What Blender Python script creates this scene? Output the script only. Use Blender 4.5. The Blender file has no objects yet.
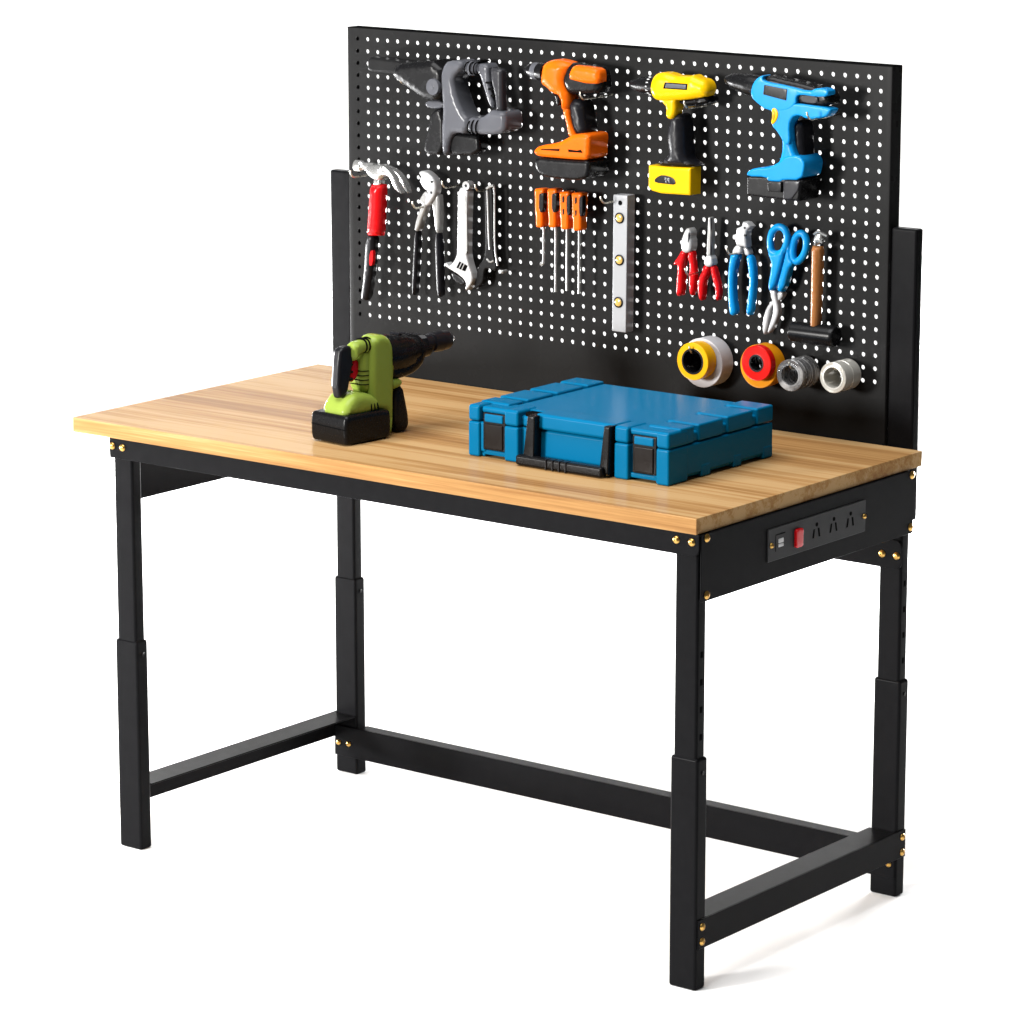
import bpy, bmesh, math, random
import numpy as np
from mathutils.geometry import delaunay_2d_cdt
from mathutils import Vector, Matrix

scene = bpy.context.scene
col = scene.collection
random.seed(4)
PI = math.pi

# ------------------------------------------------------------------ measured outlines (metres, x along the board / z up)
S = {
    'saw_column': [(-0.2776, 1.2301), (-0.2854, 1.2219), (-0.291, 1.2077), (-0.2911, 1.1887), (-0.2879, 1.1646), (-0.2881, 1.1351), (-0.2903, 1.1263), (-0.2895, 1.0793), (-0.2839, 1.0754), (-0.2783, 1.0775), (-0.2761, 1.0908), (-0.2715, 1.105), (-0.2637, 1.1151), (-0.2372, 1.1145), (-0.2328, 1.139), (-0.2426, 1.1452), (-0.2547, 1.1651), (-0.2624, 1.1853), (-0.2645, 1.2025), (-0.2545, 1.2134), (-0.2457, 1.2166), (-0.2446, 1.2321)],
    'saw_top_arm': [(-0.2501, 1.2314), (-0.2237, 1.2311), (-0.2194, 1.2294), (-0.2216, 1.2103), (-0.2304, 1.2081), (-0.2479, 1.2083)],
    'saw_trigger_arm': [(-0.2277, 1.225), (-0.2189, 1.2286), (-0.1993, 1.2285), (-0.1993, 1.2062), (-0.1906, 1.1707), (-0.1874, 1.1658), (-0.1928, 1.1551), (-0.2026, 1.1699), (-0.2081, 1.185), (-0.2146, 1.2018), (-0.219, 1.211), (-0.2277, 1.2164)],
    'saw_rear_bar': [(-0.1904, 1.2247), (-0.1698, 1.2229), (-0.168, 1.2193), (-0.1666, 1.1553), (-0.1796, 1.1543), (-0.1828, 1.179), (-0.1904, 1.2059)],
    'saw_arm': [(-0.2319, 1.1439), (-0.2078, 1.1421), (-0.1925, 1.1501), (-0.1837, 1.1584), (-0.1707, 1.1567), (-0.1534, 1.1562), (-0.1512, 1.1358), (-0.1556, 1.1244), (-0.1773, 1.1185), (-0.2144, 1.1167), (-0.2319, 1.1171)],
    'saw_boss': [(-0.3358, 1.161), (-0.2955, 1.1628), (-0.2956, 1.1506), (-0.3313, 1.1485)],
    'saw_gearbox': [(-0.2867, 1.2306), (-0.3741, 1.2215), (-0.3927, 1.213), (-0.3949, 1.197), (-0.3806, 1.1893), (-0.3458, 1.1716), (-0.3235, 1.1626), (-0.287, 1.1638)],
    'saw_nose': [(-0.3721, 1.2193), (-0.4548, 1.2232), (-0.4619, 1.2196), (-0.4621, 1.202), (-0.4529, 1.1993), (-0.4011, 1.1994), (-0.3765, 1.1867)],
    'saw_battery_a': [(-0.3163, 1.1487), (-0.2931, 1.1519), (-0.2894, 1.0761), (-0.3322, 1.0729), (-0.3342, 1.0887), (-0.3258, 1.1147)],
    'saw_battery_b': [(-0.2832, 1.1083), (-0.267, 1.1133), (-0.2269, 1.1124), (-0.2181, 1.1099), (-0.217, 1.0817), (-0.2773, 1.0755), (-0.2833, 1.0925)],
    'saw_disc': [(-0.3039, 1.1864), (-0.2894, 1.1874)],
    'saw_rings_low': [(-0.2235, 1.1393), (-0.2258, 1.1184), (-0.2161, 1.1407), (-0.2183, 1.1173), (-0.2073, 1.1413), (-0.2096, 1.1174)],
    'saw_rings_top': [(-0.2373, 1.2311), (-0.2389, 1.2109), (-0.2279, 1.2313), (-0.229, 1.211), (-0.2198, 1.2315), (-0.2207, 1.2104)],
    'saw_slots': [(-0.2041, 1.1989), (-0.1928, 1.1997), (-0.1987, 1.1878), (-0.1889, 1.191), (-0.1933, 1.1779), (-0.1856, 1.1801)],
    'or_body': [(-0.0847, 1.2306), (-0.0809, 1.2385), (-0.0674, 1.2443), (-0.0539, 1.2456), (-0.0309, 1.2416), (-0.0261, 1.2388), (-0.0347, 1.2261), (-0.0404, 1.2104), (-0.0346, 1.197), (-0.0307, 1.1896), (-0.0321, 1.1634), (-0.046, 1.1624), (-0.0489, 1.1884), (-0.0673, 1.1918), (-0.075, 1.1989), (-0.0847, 1.2029), (-0.0882, 1.2104)],
    'or_cap': [(-0.0186, 1.2397), (-0.0043, 1.2391), (0.0071, 1.239), (0.0317, 1.2367), (0.0346, 1.2263), (0.0338, 1.2133), (0.0073, 1.2116), (-0.0118, 1.2142), (-0.0299, 1.2169), (-0.0262, 1.2286)],
    'or_motor': [(-0.0347, 1.2402), (-0.0299, 1.2416), (-0.0003, 1.24), (0.0282, 1.2372), (0.032, 1.2253), (0.0341, 1.2011), (0.0152, 1.1945), (-0.0153, 1.1917), (-0.0345, 1.192), (-0.0441, 1.2036), (-0.047, 1.2142), (-0.0423, 1.2267)],
    'or_chuck': [(-0.0923, 1.2224), (-0.1322, 1.2246), (-0.1001, 1.2335), (-0.1001, 1.2073)],
    'or_grip': [(-0.0448, 1.1711), (-0.0323, 1.1719), (-0.0284, 1.1507), (-0.0187, 1.1299), (-0.0129, 1.1241), (-0.0302, 1.1229), (-0.036, 1.1471)],
    'or_rubber': [(-0.0371, 1.1834), (-0.0093, 1.1853), (-0.0063, 1.1564), (0.0015, 1.1293), (-0.0243, 1.1259), (-0.0331, 1.1499)],
    'or_base': [(-0.0905, 1.1029), (-0.0818, 1.109), (-0.045, 1.1163), (-0.0259, 1.1255), (-0.0144, 1.1324), (0.0142, 1.135), (0.019, 1.1295), (0.0172, 1.111), (0.0178, 1.0939), (-0.0085, 1.0922), (-0.0507, 1.0917), (-0.0895, 1.0918), (-0.0924, 1.0981)],
    'or_slot_a': [(-0.0763, 1.1045), (-0.0387, 1.1073), (-0.0396, 1.1039), (-0.0754, 1.1033)],
    'or_slot_b': [(-0.022, 1.108), (-0.0051, 1.1072), (0.0025, 1.1093), (0.0067, 1.1046), (-0.0032, 1.1045), (-0.0214, 1.104)],
    'or_battery': [(-0.091, 1.0905), (-0.0507, 1.0908), (-0.0085, 1.0913), (0.0175, 1.0933), (0.0174, 1.0742), (0.0108, 1.0637), (-0.0122, 1.0592), (-0.0314, 1.0592), (-0.07, 1.0596), (-0.0856, 1.0661), (-0.0906, 1.0765)],
    'or_trigger': [(-0.069, 1.1908), (-0.0536, 1.1903), (-0.0526, 1.1734), (-0.0612, 1.1705), (-0.0632, 1.1835)],
    'ye_body': [(0.1221, 1.2095), (0.1248, 1.2233), (0.1302, 1.2327), (0.1394, 1.2375), (0.156, 1.2376), (0.1708, 1.2337), (0.1818, 1.2344), (0.1964, 1.2346), (0.2019, 1.2379), (0.211, 1.2333), (0.2274, 1.2306), (0.234, 1.2184), (0.2305, 1.2069), (0.2151, 1.2029), (0.1896, 1.1982), (0.1712, 1.1959), (0.1417, 1.1927), (0.1287, 1.1956)],
    'ye_neck': [(0.1398, 1.1986), (0.1748, 1.201), (0.1703, 1.1947), (0.1713, 1.1857), (0.1679, 1.1689), (0.1614, 1.1658), (0.1513, 1.1678), (0.1529, 1.1845), (0.1455, 1.19)],
    'ye_label': [(0.1558, 1.2238), (0.1983, 1.224), (0.1977, 1.2146), (0.1526, 1.214)],
    'ye_label_in': [(0.158, 1.2225), (0.1965, 1.2226), (0.1958, 1.2162), (0.1566, 1.2156)],
    'ye_chuck': [(0.1213, 1.2143), (0.0727, 1.2135), (0.1137, 1.2274), (0.114, 1.201)],
    'ye_motor': [(0.1678, 1.1966), (0.1935, 1.1999), (0.2244, 1.2072), (0.2273, 1.1976), (0.221, 1.1927), (0.1827, 1.1871), (0.1716, 1.1901)],
    'ye_grip': [(0.1566, 1.1737), (0.1757, 1.175), (0.1796, 1.1632), (0.1819, 1.1537), (0.1839, 1.108), (0.1943, 1.1015), (0.2105, 1.0949), (0.1218, 1.0923), (0.1367, 1.0983), (0.1544, 1.1094), (0.1512, 1.1237), (0.1488, 1.1417), (0.1538, 1.159)],
    'ye_battery': [(0.1186, 1.0918), (0.1528, 1.0921), (0.1988, 1.0939), (0.1985, 1.0513), (0.177, 1.0507), (0.1429, 1.0497), (0.125, 1.0525), (0.1182, 1.0574)],
    'ye_window': [(0.1304, 1.07), (0.137, 1.0758), (0.1459, 1.0792), (0.1652, 1.0769), (0.1709, 1.0709), (0.1705, 1.0654), (0.1535, 1.0656), (0.1326, 1.066)],
    'bl_top': [(0.3181, 1.221), (0.3229, 1.2348), (0.332, 1.2434), (0.3423, 1.2475), (0.3395, 1.2397), (0.3506, 1.2366), (0.3827, 1.2339), (0.4238, 1.2274), (0.4372, 1.2342), (0.4575, 1.233), (0.4577, 1.2227), (0.4375, 1.2204), (0.4057, 1.2222), (0.4006, 1.2169), (0.4015, 1.2065), (0.3835, 1.1948), (0.3467, 1.1942), (0.3281, 1.2054), (0.3199, 1.2116)],
    'bl_lower': [(0.3465, 1.2057), (0.4014, 1.2084), (0.4287, 1.2074), (0.463, 1.205), (0.4605, 1.1982), (0.4517, 1.19), (0.4201, 1.1859), (0.4063, 1.1916), (0.395, 1.188), (0.3884, 1.176), (0.3913, 1.1456), (0.381, 1.1448), (0.368, 1.1631), (0.3564, 1.1718), (0.3596, 1.1855), (0.356, 1.1939)],
    'bl_motor': [(0.3323, 1.2403), (0.3437, 1.2464), (0.3759, 1.2412), (0.3942, 1.2395), (0.4284, 1.2341), (0.4545, 1.2273), (0.4566, 1.2046), (0.3949, 1.2042), (0.3441, 1.2257)],
    'bl_label': [(0.344, 1.2325), (0.3853, 1.2285), (0.3838, 1.2117), (0.3419, 1.2181)],
    'bl_vent': [(0.4087, 1.222), (0.4382, 1.2217), (0.4373, 1.2097), (0.4124, 1.2099), (0.4062, 1.2142)],
    'bl_chuck': [(0.3163, 1.2262), (0.2532, 1.2333), (0.3125, 1.2448), (0.3131, 1.2102)],
    'bl_trigger': [(0.3572, 1.1984), (0.3652, 1.1996), (0.3704, 1.1913), (0.3678, 1.1816), (0.3611, 1.1738), (0.3565, 1.1754), (0.359, 1.1867)],
    'bl_trigger_in': [(0.3609, 1.1955), (0.3649, 1.1929), (0.3635, 1.1814), (0.3589, 1.1791)],
    'bl_handle': [(0.3679, 1.1744), (0.3892, 1.176), (0.3892, 1.1565), (0.3918, 1.1421), (0.3979, 1.1288), (0.4077, 1.1206), (0.3924, 1.1129), (0.3652, 1.1124), (0.3726, 1.1293), (0.3732, 1.1489)],
    'bl_base': [(0.4156, 1.1232), (0.4177, 1.1145), (0.4123, 1.0937), (0.3784, 1.0916), (0.3756, 1.0875), (0.3503, 1.087), (0.3492, 1.0935), (0.3125, 1.0915), (0.3132, 1.0985), (0.3264, 1.1054), (0.3557, 1.1088), (0.3731, 1.1191), (0.3826, 1.128), (0.4058, 1.1306)],
    'bl_rubber': [(0.3848, 1.1801), (0.4032, 1.1813), (0.404, 1.1426), (0.4073, 1.1209), (0.3966, 1.1241), (0.3889, 1.1414), (0.3858, 1.1623)],
    'bl_battery': [(0.3121, 1.0925), (0.3501, 1.0936), (0.4123, 1.0933), (0.4075, 1.0614), (0.378, 1.0609), (0.3126, 1.0623)],
    'bl_clip': [(0.3533, 1.088), (0.3783, 1.0884), (0.3785, 1.0728), (0.3548, 1.0725)],
    'bl_facet': [(0.38, 1.0903), (0.4102, 1.0924), (0.4072, 1.0782), (0.3949, 1.0633), (0.3805, 1.063)],
    'ha_face': [(-0.4863, 1.0427), (-0.4554, 1.0435), (-0.4752, 1.053), (-0.4754, 1.0332)],
    'ha_cheek': [(-0.4595, 1.0477), (-0.4396, 1.0483), (-0.425, 1.0501), (-0.4147, 1.0432), (-0.4189, 1.0299), (-0.4253, 1.0238), (-0.4378, 1.0223), (-0.4461, 1.0249), (-0.4586, 1.0332)],
    'ha_claw': [(-0.4234, 1.0504), (-0.413, 1.048), (-0.3986, 1.0371), (-0.3883, 1.0235), (-0.3787, 1.0062), (-0.3812, 1.0067), (-0.3915, 1.0119), (-0.3946, 1.0149), (-0.4007, 1.0289), (-0.411, 1.0345), (-0.4215, 1.0313)],
    'ha_claw_b': [(-0.4358, 1.0467), (-0.4108, 1.0397), (-0.3943, 1.0257), (-0.3837, 1.0048), (-0.3862, 1.0038), (-0.3965, 1.0159), (-0.4151, 1.0337), (-0.4359, 1.0369)],
    'ha_grip': [(-0.4504, 1.0145), (-0.4243, 1.0166), (-0.4268, 0.9743), (-0.4299, 0.931), (-0.4587, 0.9285), (-0.4547, 0.9719)],
    'ha_neck': [(-0.443, 1.0248), (-0.4284, 1.0251), (-0.4295, 1.0146), (-0.4442, 1.0134)],
    'ha_handle': [(-0.4634, 0.9324), (-0.4449, 0.934), (-0.4479, 0.8956), (-0.4532, 0.8598), (-0.4612, 0.8212), (-0.4658, 0.8183), (-0.4753, 0.8191), (-0.4757, 0.8236), (-0.4691, 0.8641)],
    'ha_stripe': [(-0.4518, 0.904), (-0.4442, 0.9062), (-0.4456, 0.8811), (-0.4544, 0.8788)],
    'sp_jaw': [(-0.3563, 1.0412), (-0.3464, 1.0456), (-0.3341, 1.0426), (-0.3219, 1.034), (-0.3169, 1.0216), (-0.319, 1.0086), (-0.3283, 0.995), (-0.3365, 0.9871), (-0.3416, 0.9899), (-0.3385, 1.0038), (-0.3343, 1.0121), (-0.3421, 1.0144), (-0.3507, 1.0236), (-0.3527, 1.0331), (-0.3485, 1.0358)],
    'sp_arm': [(-0.3416, 1.0159), (-0.3582, 0.9945), (-0.3552, 0.9891), (-0.35, 0.9903), (-0.3626, 0.9659), (-0.3679, 0.9436), (-0.3596, 0.9427), (-0.3502, 0.967), (-0.3397, 0.9872), (-0.3335, 1.0006)],
    'sp_arm_b': [(-0.3207, 1.0078), (-0.3167, 1.005), (-0.3166, 0.9447), (-0.3248, 0.9424), (-0.3301, 0.9846), (-0.3352, 0.9938), (-0.331, 1.0005)],
    'sp_grip': [(-0.3678, 0.9448), (-0.3592, 0.9441), (-0.3629, 0.8913), (-0.3663, 0.8369), (-0.3753, 0.836), (-0.3711, 0.8906)],
    'sp_grip_b': [(-0.326, 0.9439), (-0.3164, 0.9442), (-0.3141, 0.8782), (-0.3121, 0.8391), (-0.3218, 0.8381), (-0.3244, 0.8918)],
    'sp_rivet': [(-0.3264, 1.011), (-0.3223, 1.0114), (-0.3248, 1.0288), (-0.3216, 1.029)],
    'wr_body': [(-0.2751, 1.0228), (-0.2541, 1.0245), (-0.2552, 0.9923), (-0.2575, 0.9194), (-0.2544, 0.903), (-0.244, 0.8789), (-0.2466, 0.8682), (-0.2572, 0.8557), (-0.2612, 0.8563), (-0.2577, 0.8671), (-0.2677, 0.8777), (-0.2995, 0.8899), (-0.304, 0.8941), (-0.3008, 0.8982), (-0.2928, 0.891), (-0.2782, 0.9091), (-0.2765, 0.926), (-0.2758, 0.9802)],
    'wr_head': [(-0.2646, 1.0255), (-0.2535, 1.0264), (-0.2588, 1.026)],
    'wr_knurl': [(-0.271, 0.9025), (-0.2539, 0.8968), (-0.2592, 0.8869), (-0.2777, 0.8914)],
    'wr_jaw': [(-0.2947, 0.884), (-0.2709, 0.8758), (-0.2625, 0.8662), (-0.2696, 0.8613), (-0.2815, 0.8643), (-0.2921, 0.8717)],
    'wr_groove': [(-0.2606, 1.0115), (-0.2559, 1.0119), (-0.2551, 0.9207), (-0.2583, 0.9141)],
    'dw_body': [(-0.2258, 1.0254), (-0.218, 1.0306), (-0.2096, 1.0304), (-0.2071, 0.9856), (-0.2077, 0.9193), (-0.1999, 0.8993), (-0.2025, 0.8907), (-0.2182, 0.8955), (-0.2261, 0.8916), (-0.2282, 0.8695), (-0.2419, 0.8598), (-0.2525, 0.8556), (-0.2432, 0.868), (-0.2405, 0.8954), (-0.2273, 0.9092), (-0.2234, 0.9303), (-0.2246, 0.9841)],
    'dw_rod_a': [(-0.2185, 1.0223), (-0.2165, 0.9857), (-0.2155, 0.9486), (-0.2134, 0.9268)],
    'dw_rod_b': [(-0.2091, 1.0309), (-0.2034, 1.0297), (-0.2034, 0.9868), (-0.203, 0.929), (-0.1973, 0.9015)],
    'dw_cap': [(-0.2193, 1.0249), (-0.2127, 1.0292), (-0.2049, 1.0314)],
    'dw_jawedge': [(-0.2192, 0.9109), (-0.2132, 0.9052), (-0.2054, 0.9089)],
    'dw_tipball': [(-0.1879, 0.8926), (-0.184, 0.8929)],
    'sd0_handle': [(-0.1135, 1.0335), (-0.1111, 1.0356), (-0.0961, 1.0368), (-0.0937, 1.0351), (-0.0946, 1.0257), (-0.0955, 0.9993), (-0.0964, 0.9935), (-0.0959, 0.9768), (-0.0978, 0.9738), (-0.1082, 0.9729), (-0.1105, 0.9755), (-0.1106, 0.9923), (-0.1122, 0.9978), (-0.1125, 1.0242)],
    'sd0_inset_a': [(-0.1011, 1.0287), (-0.0936, 1.0302), (-0.0924, 1.0266), (-0.093, 0.9993), (-0.1024, 0.9979), (-0.1025, 1.0258)],
    'sd0_shaft': [(-0.0999, 0.9755), (-0.1001, 0.9447), (-0.1003, 0.9173), (-0.1017, 0.9137), (-0.1064, 0.9125)],
    'sd1_handle': [(-0.0881, 1.0356), (-0.0858, 1.0376), (-0.0699, 1.0389), (-0.0675, 1.0373), (-0.0684, 1.0278), (-0.0693, 1.0015), (-0.0702, 0.9958), (-0.0697, 0.9791), (-0.0715, 0.9761), (-0.0828, 0.9751), (-0.0851, 0.9777), (-0.0852, 0.9945), (-0.0868, 1.0), (-0.0871, 1.0263)],
    'sd1_inset_a': [(-0.0753, 1.0308), (-0.0678, 1.0324), (-0.0667, 1.0287), (-0.0673, 1.0015), (-0.0766, 1.0001), (-0.0767, 1.0279)],
    'sd1_shaft': [(-0.076, 0.9776), (-0.0761, 0.923), (-0.0761, 0.8712)],
    'sd2_handle': [(-0.064, 1.0329), (-0.0617, 1.0349), (-0.045, 1.0363), (-0.0426, 1.0346), (-0.0435, 1.0252), (-0.0443, 0.9989), (-0.0452, 0.9932), (-0.0447, 0.9783), (-0.0466, 0.9753), (-0.0587, 0.9742), (-0.061, 0.9769), (-0.0611, 0.9919), (-0.0627, 0.9974), (-0.0631, 1.0236)],
    'sd2_inset_a': [(-0.0457, 1.0295), (-0.0399, 1.0319), (-0.0397, 1.0263), (-0.04, 0.9992), (-0.047, 0.9986), (-0.0476, 1.0256)],
    'sd2_inset_b': [(-0.0564, 1.0277), (-0.0513, 1.0291), (-0.0517, 1.0178), (-0.0559, 1.0165)],
    'sd2_inset_c': [(-0.0559, 1.0085), (-0.0517, 1.0088), (-0.0521, 0.9991), (-0.0554, 0.9978)],
    'sd2_shaft': [(-0.0533, 0.9766), (-0.0534, 0.9245), (-0.0534, 0.8754)],
    'sd3_handle': [(-0.0396, 1.033), (-0.0373, 1.0351), (-0.0197, 1.0365), (-0.0174, 1.0348), (-0.0183, 1.0255), (-0.0191, 0.9993), (-0.02, 0.9936), (-0.0194, 0.9783), (-0.0213, 0.9753), (-0.0342, 0.9742), (-0.0366, 0.9768), (-0.0366, 0.9921), (-0.0383, 0.9976), (-0.0386, 1.0238)],
    'sd3_inset_a': [(-0.0209, 1.0297), (-0.0152, 1.0321), (-0.0149, 1.0265), (-0.0152, 0.9994), (-0.0222, 0.9988), (-0.0228, 1.0258)],
    'sd3_inset_b': [(-0.0316, 1.0279), (-0.0265, 1.0293), (-0.0269, 1.018), (-0.0311, 1.0167)],
    'sd3_inset_c': [(-0.031, 1.0087), (-0.0268, 1.0091), (-0.0273, 0.9993), (-0.0305, 0.9981)],
    'sd3_shaft': [(-0.0291, 0.9765), (-0.0291, 0.9235), (-0.0291, 0.8731)],
    'lv_bar': [(0.0386, 1.0373), (0.0659, 1.0382), (0.0643, 0.8201), (0.0374, 0.8201)],
    'lv_vials': [(0.0512, 1.0015), (0.0514, 0.9349), (0.0499, 0.8674), (0.0521, 1.0255)],
    'rp_jaw': [(0.181, 0.9986), (0.1886, 0.9922), (0.1867, 0.9837), (0.1892, 0.9772), (0.1894, 0.9654), (0.186, 0.9592), (0.1758, 0.9574), (0.1696, 0.9619), (0.1695, 0.9754), (0.1744, 0.9893)],
    'rp_jaw_gap': [(0.1847, 0.9903), (0.1872, 0.9905), (0.1857, 0.9761), (0.1833, 0.9742)],
    'rp_grip_a': [(0.1696, 0.9622), (0.1799, 0.9603), (0.1759, 0.949), (0.172, 0.9385), (0.1719, 0.908), (0.1705, 0.8909), (0.1644, 0.8878), (0.1592, 0.8898), (0.1604, 0.9137), (0.1628, 0.9376), (0.1536, 0.9359), (0.1545, 0.9402), (0.1646, 0.953)],
    'rp_grip_b': [(0.1778, 0.9593), (0.189, 0.964), (0.1913, 0.9437), (0.195, 0.9238), (0.1905, 0.8921), (0.1838, 0.8897), (0.1808, 0.9157), (0.1832, 0.9395), (0.179, 0.9493)],
    'np_needle': [(0.2172, 1.0165), (0.2207, 1.0161), (0.224, 0.9917), (0.2225, 0.9572), (0.2144, 0.9564), (0.2159, 0.9943)],
    'np_gap': [(0.2223, 1.0156), (0.2231, 1.0156), (0.2231, 0.9587), (0.2215, 0.9586)],
    'np_joint': [(0.2124, 0.9571), (0.2255, 0.9574), (0.2282, 0.9401), (0.2096, 0.9391)],
    'np_grip_a': [(0.2089, 0.9413), (0.2207, 0.9417), (0.2192, 0.9325), (0.2099, 0.9147), (0.2089, 0.8859), (0.2022, 0.8841), (0.1973, 0.9034), (0.2007, 0.9223), (0.2066, 0.9313)],
    'np_grip_b': [(0.2191, 0.9415), (0.2278, 0.942), (0.233, 0.9271), (0.2398, 0.9075), (0.2387, 0.8889), (0.2306, 0.8869), (0.2303, 0.9066), (0.224, 0.9228)],
    'ec_head': [(0.2839, 1.0156), (0.2909, 1.0151), (0.2983, 1.0091), (0.2917, 1.0027), (0.2898, 0.9926), (0.2915, 0.9769), (0.2725, 0.978), (0.2704, 0.9858), (0.2653, 0.9874), (0.2652, 0.9934), (0.2722, 0.996), (0.2721, 1.0043), (0.282, 1.0085)],
    'ec_neck_a': [(0.2711, 0.979), (0.2811, 0.9774), (0.2813, 0.9665), (0.2714, 0.9623), (0.2624, 0.9623), (0.2642, 0.9717)],
    'ec_neck_b': [(0.2798, 0.977), (0.2898, 0.9754), (0.2944, 0.9633), (0.285, 0.9625), (0.2819, 0.9697)],
    'ec_marks': [(0.2894, 0.9953), (0.292, 0.9956), (0.2888, 1.0069), (0.2912, 1.0071)],
    'ec_grip_a': [(0.2627, 0.9659), (0.2767, 0.9655), (0.2694, 0.944), (0.2665, 0.9236), (0.2682, 0.8935), (0.2725, 0.8738), (0.2702, 0.8694), (0.2642, 0.8671), (0.2591, 0.8716), (0.256, 0.9058), (0.2561, 0.9326), (0.2588, 0.9563)],
    'ec_grip_b': [(0.2877, 0.964), (0.2977, 0.965), (0.3032, 0.9522), (0.3053, 0.9273), (0.3037, 0.9021), (0.3002, 0.8725), (0.2942, 0.8702), (0.2888, 0.8721), (0.2927, 0.901), (0.2949, 0.9263), (0.2914, 0.9477)],
    'ts_loop_a': [(0.3341, 0.9742), (0.3321, 0.9897), (0.3358, 1.0057), (0.3466, 1.0142), (0.3583, 1.0116), (0.364, 1.0014), (0.3625, 0.9856), (0.355, 0.9732), (0.3423, 0.9701)],
    'ts_loop_b': [(0.3706, 0.9746), (0.3739, 0.9944), (0.3806, 1.0052), (0.3903, 1.007), (0.3969, 0.9965), (0.395, 0.9788), (0.3865, 0.9654), (0.375, 0.9604)],
    'ts_handle_a': [(0.3285, 0.9743), (0.3403, 0.9715), (0.3564, 0.9788), (0.3634, 1.0029), (0.3637, 0.9873), (0.3557, 0.9553), (0.3425, 0.9144), (0.3303, 0.9135), (0.3378, 0.9516), (0.3358, 0.9613)],
    'ts_handle_b': [(0.3644, 1.001), (0.3688, 0.9975), (0.3694, 0.9683), (0.3776, 0.9622), (0.3731, 0.955), (0.3686, 0.9506), (0.3577, 0.9127), (0.3441, 0.9139), (0.3557, 0.9533), (0.3637, 0.9854)],
    'ts_blade_a': [(0.3319, 0.9147), (0.3418, 0.9147), (0.3427, 0.903), (0.3481, 0.8858), (0.3467, 0.8738), (0.3377, 0.8551), (0.3278, 0.8432), (0.3295, 0.8542), (0.3373, 0.8768), (0.3382, 0.8927), (0.3333, 0.902)],
    'ts_blade_b': [(0.3425, 0.9123), (0.3535, 0.912), (0.352, 0.903), (0.3412, 0.894), (0.3297, 0.884), (0.3262, 0.8648), (0.321, 0.8421), (0.3163, 0.844), (0.3163, 0.8658), (0.3219, 0.8842), (0.3345, 0.8993)],
    'ma_handle': [(0.41, 0.9897), (0.4272, 0.9903), (0.4262, 0.929), (0.4246, 0.8634), (0.4099, 0.8628), (0.4101, 0.9274)],
    'ma_head': [(0.3735, 0.8511), (0.4575, 0.8571), (0.4102, 0.8677), (0.4108, 0.8413)],
    'ma_ferrule': [(0.4127, 1.0017), (0.4194, 1.012), (0.4286, 1.0089), (0.4288, 0.9993), (0.4209, 0.9918), (0.4141, 0.9912)],
    'ma_wire_a': [(0.4152, 1.0082), (0.4219, 1.0137), (0.4312, 1.0096), (0.4392, 1.0075)],
    'ma_wire_b': [(0.4178, 0.992), (0.4211, 1.001), (0.4314, 0.9971)],
    'tp_white': [(0.2138, 0.7887)],
    'tp_yellow': [(0.2131, 0.7943)],
    'tp_orange': [(0.32, 0.795)],
    'tp_red': [(0.3254, 0.8025)],
    'tp_clear': [(0.3904, 0.7915)],
    'tp_silver': [(0.4666, 0.7962)],
    'hook0': [(-0.4756, 1.0267), (0.055, 0)],
    'hook1': [(-0.348, 0.9856), (0.05, 0)],
    'hook2': [(-0.2897, 1.0234), (0.045, 0)],
    'hook3': [(-0.2294, 1.0217), (0.035, 0)],
    'hook4': [(0.0335, 1.026), (0.05, 0)],
    'hook5': [(0.0146, 1.1906), (0.08, 0)],
    'hook6': [(0.2125, 1.1901), (0.08, 0)],
    'hook7': [(0.4363, 1.1888), (0.08, 0)],
    'hook8': [(-0.3776, 1.1867), (0.045, 0)],
    'hook9': [(0.1968, 0.9276), (0.05, 0)],
    'hook10': [(0.2705, 0.966), (0.045, 0)],
    'hook11': [(0.1682, 0.9416), (0.04, 0)],
    'gd_column': [(0.1116, -0.0011), (0.1003, 0.0005), (0.1021, 0.0374), (0.0697, 0.044), (0.0616, 0.0718), (0.0448, 0.0741), (0.0254, 0.0788), (0.0283, 0.0886), (0.0355, 0.108), (0.0456, 0.1372), (0.068, 0.1445), (0.0681, 0.1567), (0.0906, 0.1595), (0.1046, 0.1531), (0.113, 0.1387), (0.117, 0.1177), (0.113, 0.0874)],
    'gd_column_r0': [(0.1411, -0.0096), (0.1296, -0.0079), (0.1314, 0.0293), (0.0988, 0.0359), (0.0906, 0.0639), (0.0737, 0.0662), (0.0542, 0.0709), (0.0571, 0.0808), (0.0643, 0.1003), (0.0745, 0.1297), (0.0971, 0.1371), (0.0972, 0.1494), (0.1199, 0.1523), (0.134, 0.1458), (0.1424, 0.1313), (0.1465, 0.1101), (0.1425, 0.0796)],
    'gd_top_arm': [(0.0331, 0.1517), (0.0554, 0.154), (0.0862, 0.1552), (0.086, 0.1338), (0.0664, 0.1332), (0.0524, 0.135), (0.0411, 0.1243), (0.0342, 0.1252)],
    'gd_battery': [(-0.0042, -0.0001), (-0.0036, 0.0456), (0.0005, 0.0461), (0.0899, 0.0427), (0.0927, 0.0361), (0.0924, 0.0053), (0.0867, 0.003), (-0.0001, -0.0007)],
    'gd_battery_front': [(-0.0356, 0.0389), (-0.0281, 0.047), (0.0358, 0.0485), (0.0386, 0.0407), (0.0366, 0.0038), (0.0322, -0.0019), (-0.0289, -0.0023), (-0.0362, 0.0038)],
    'gd_base_front': [(-0.0179, 0.0474), (-0.0104, 0.0586), (0.0102, 0.0776), (0.0535, 0.0833)],
    'gd_base': [(0.0083, 0.0445), (0.0058, 0.0632), (0.0225, 0.0731), (0.0281, 0.0764), (0.0615, 0.0677), (0.0726, 0.058), (0.0711, 0.0438), (0.0332, 0.04)],
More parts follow.
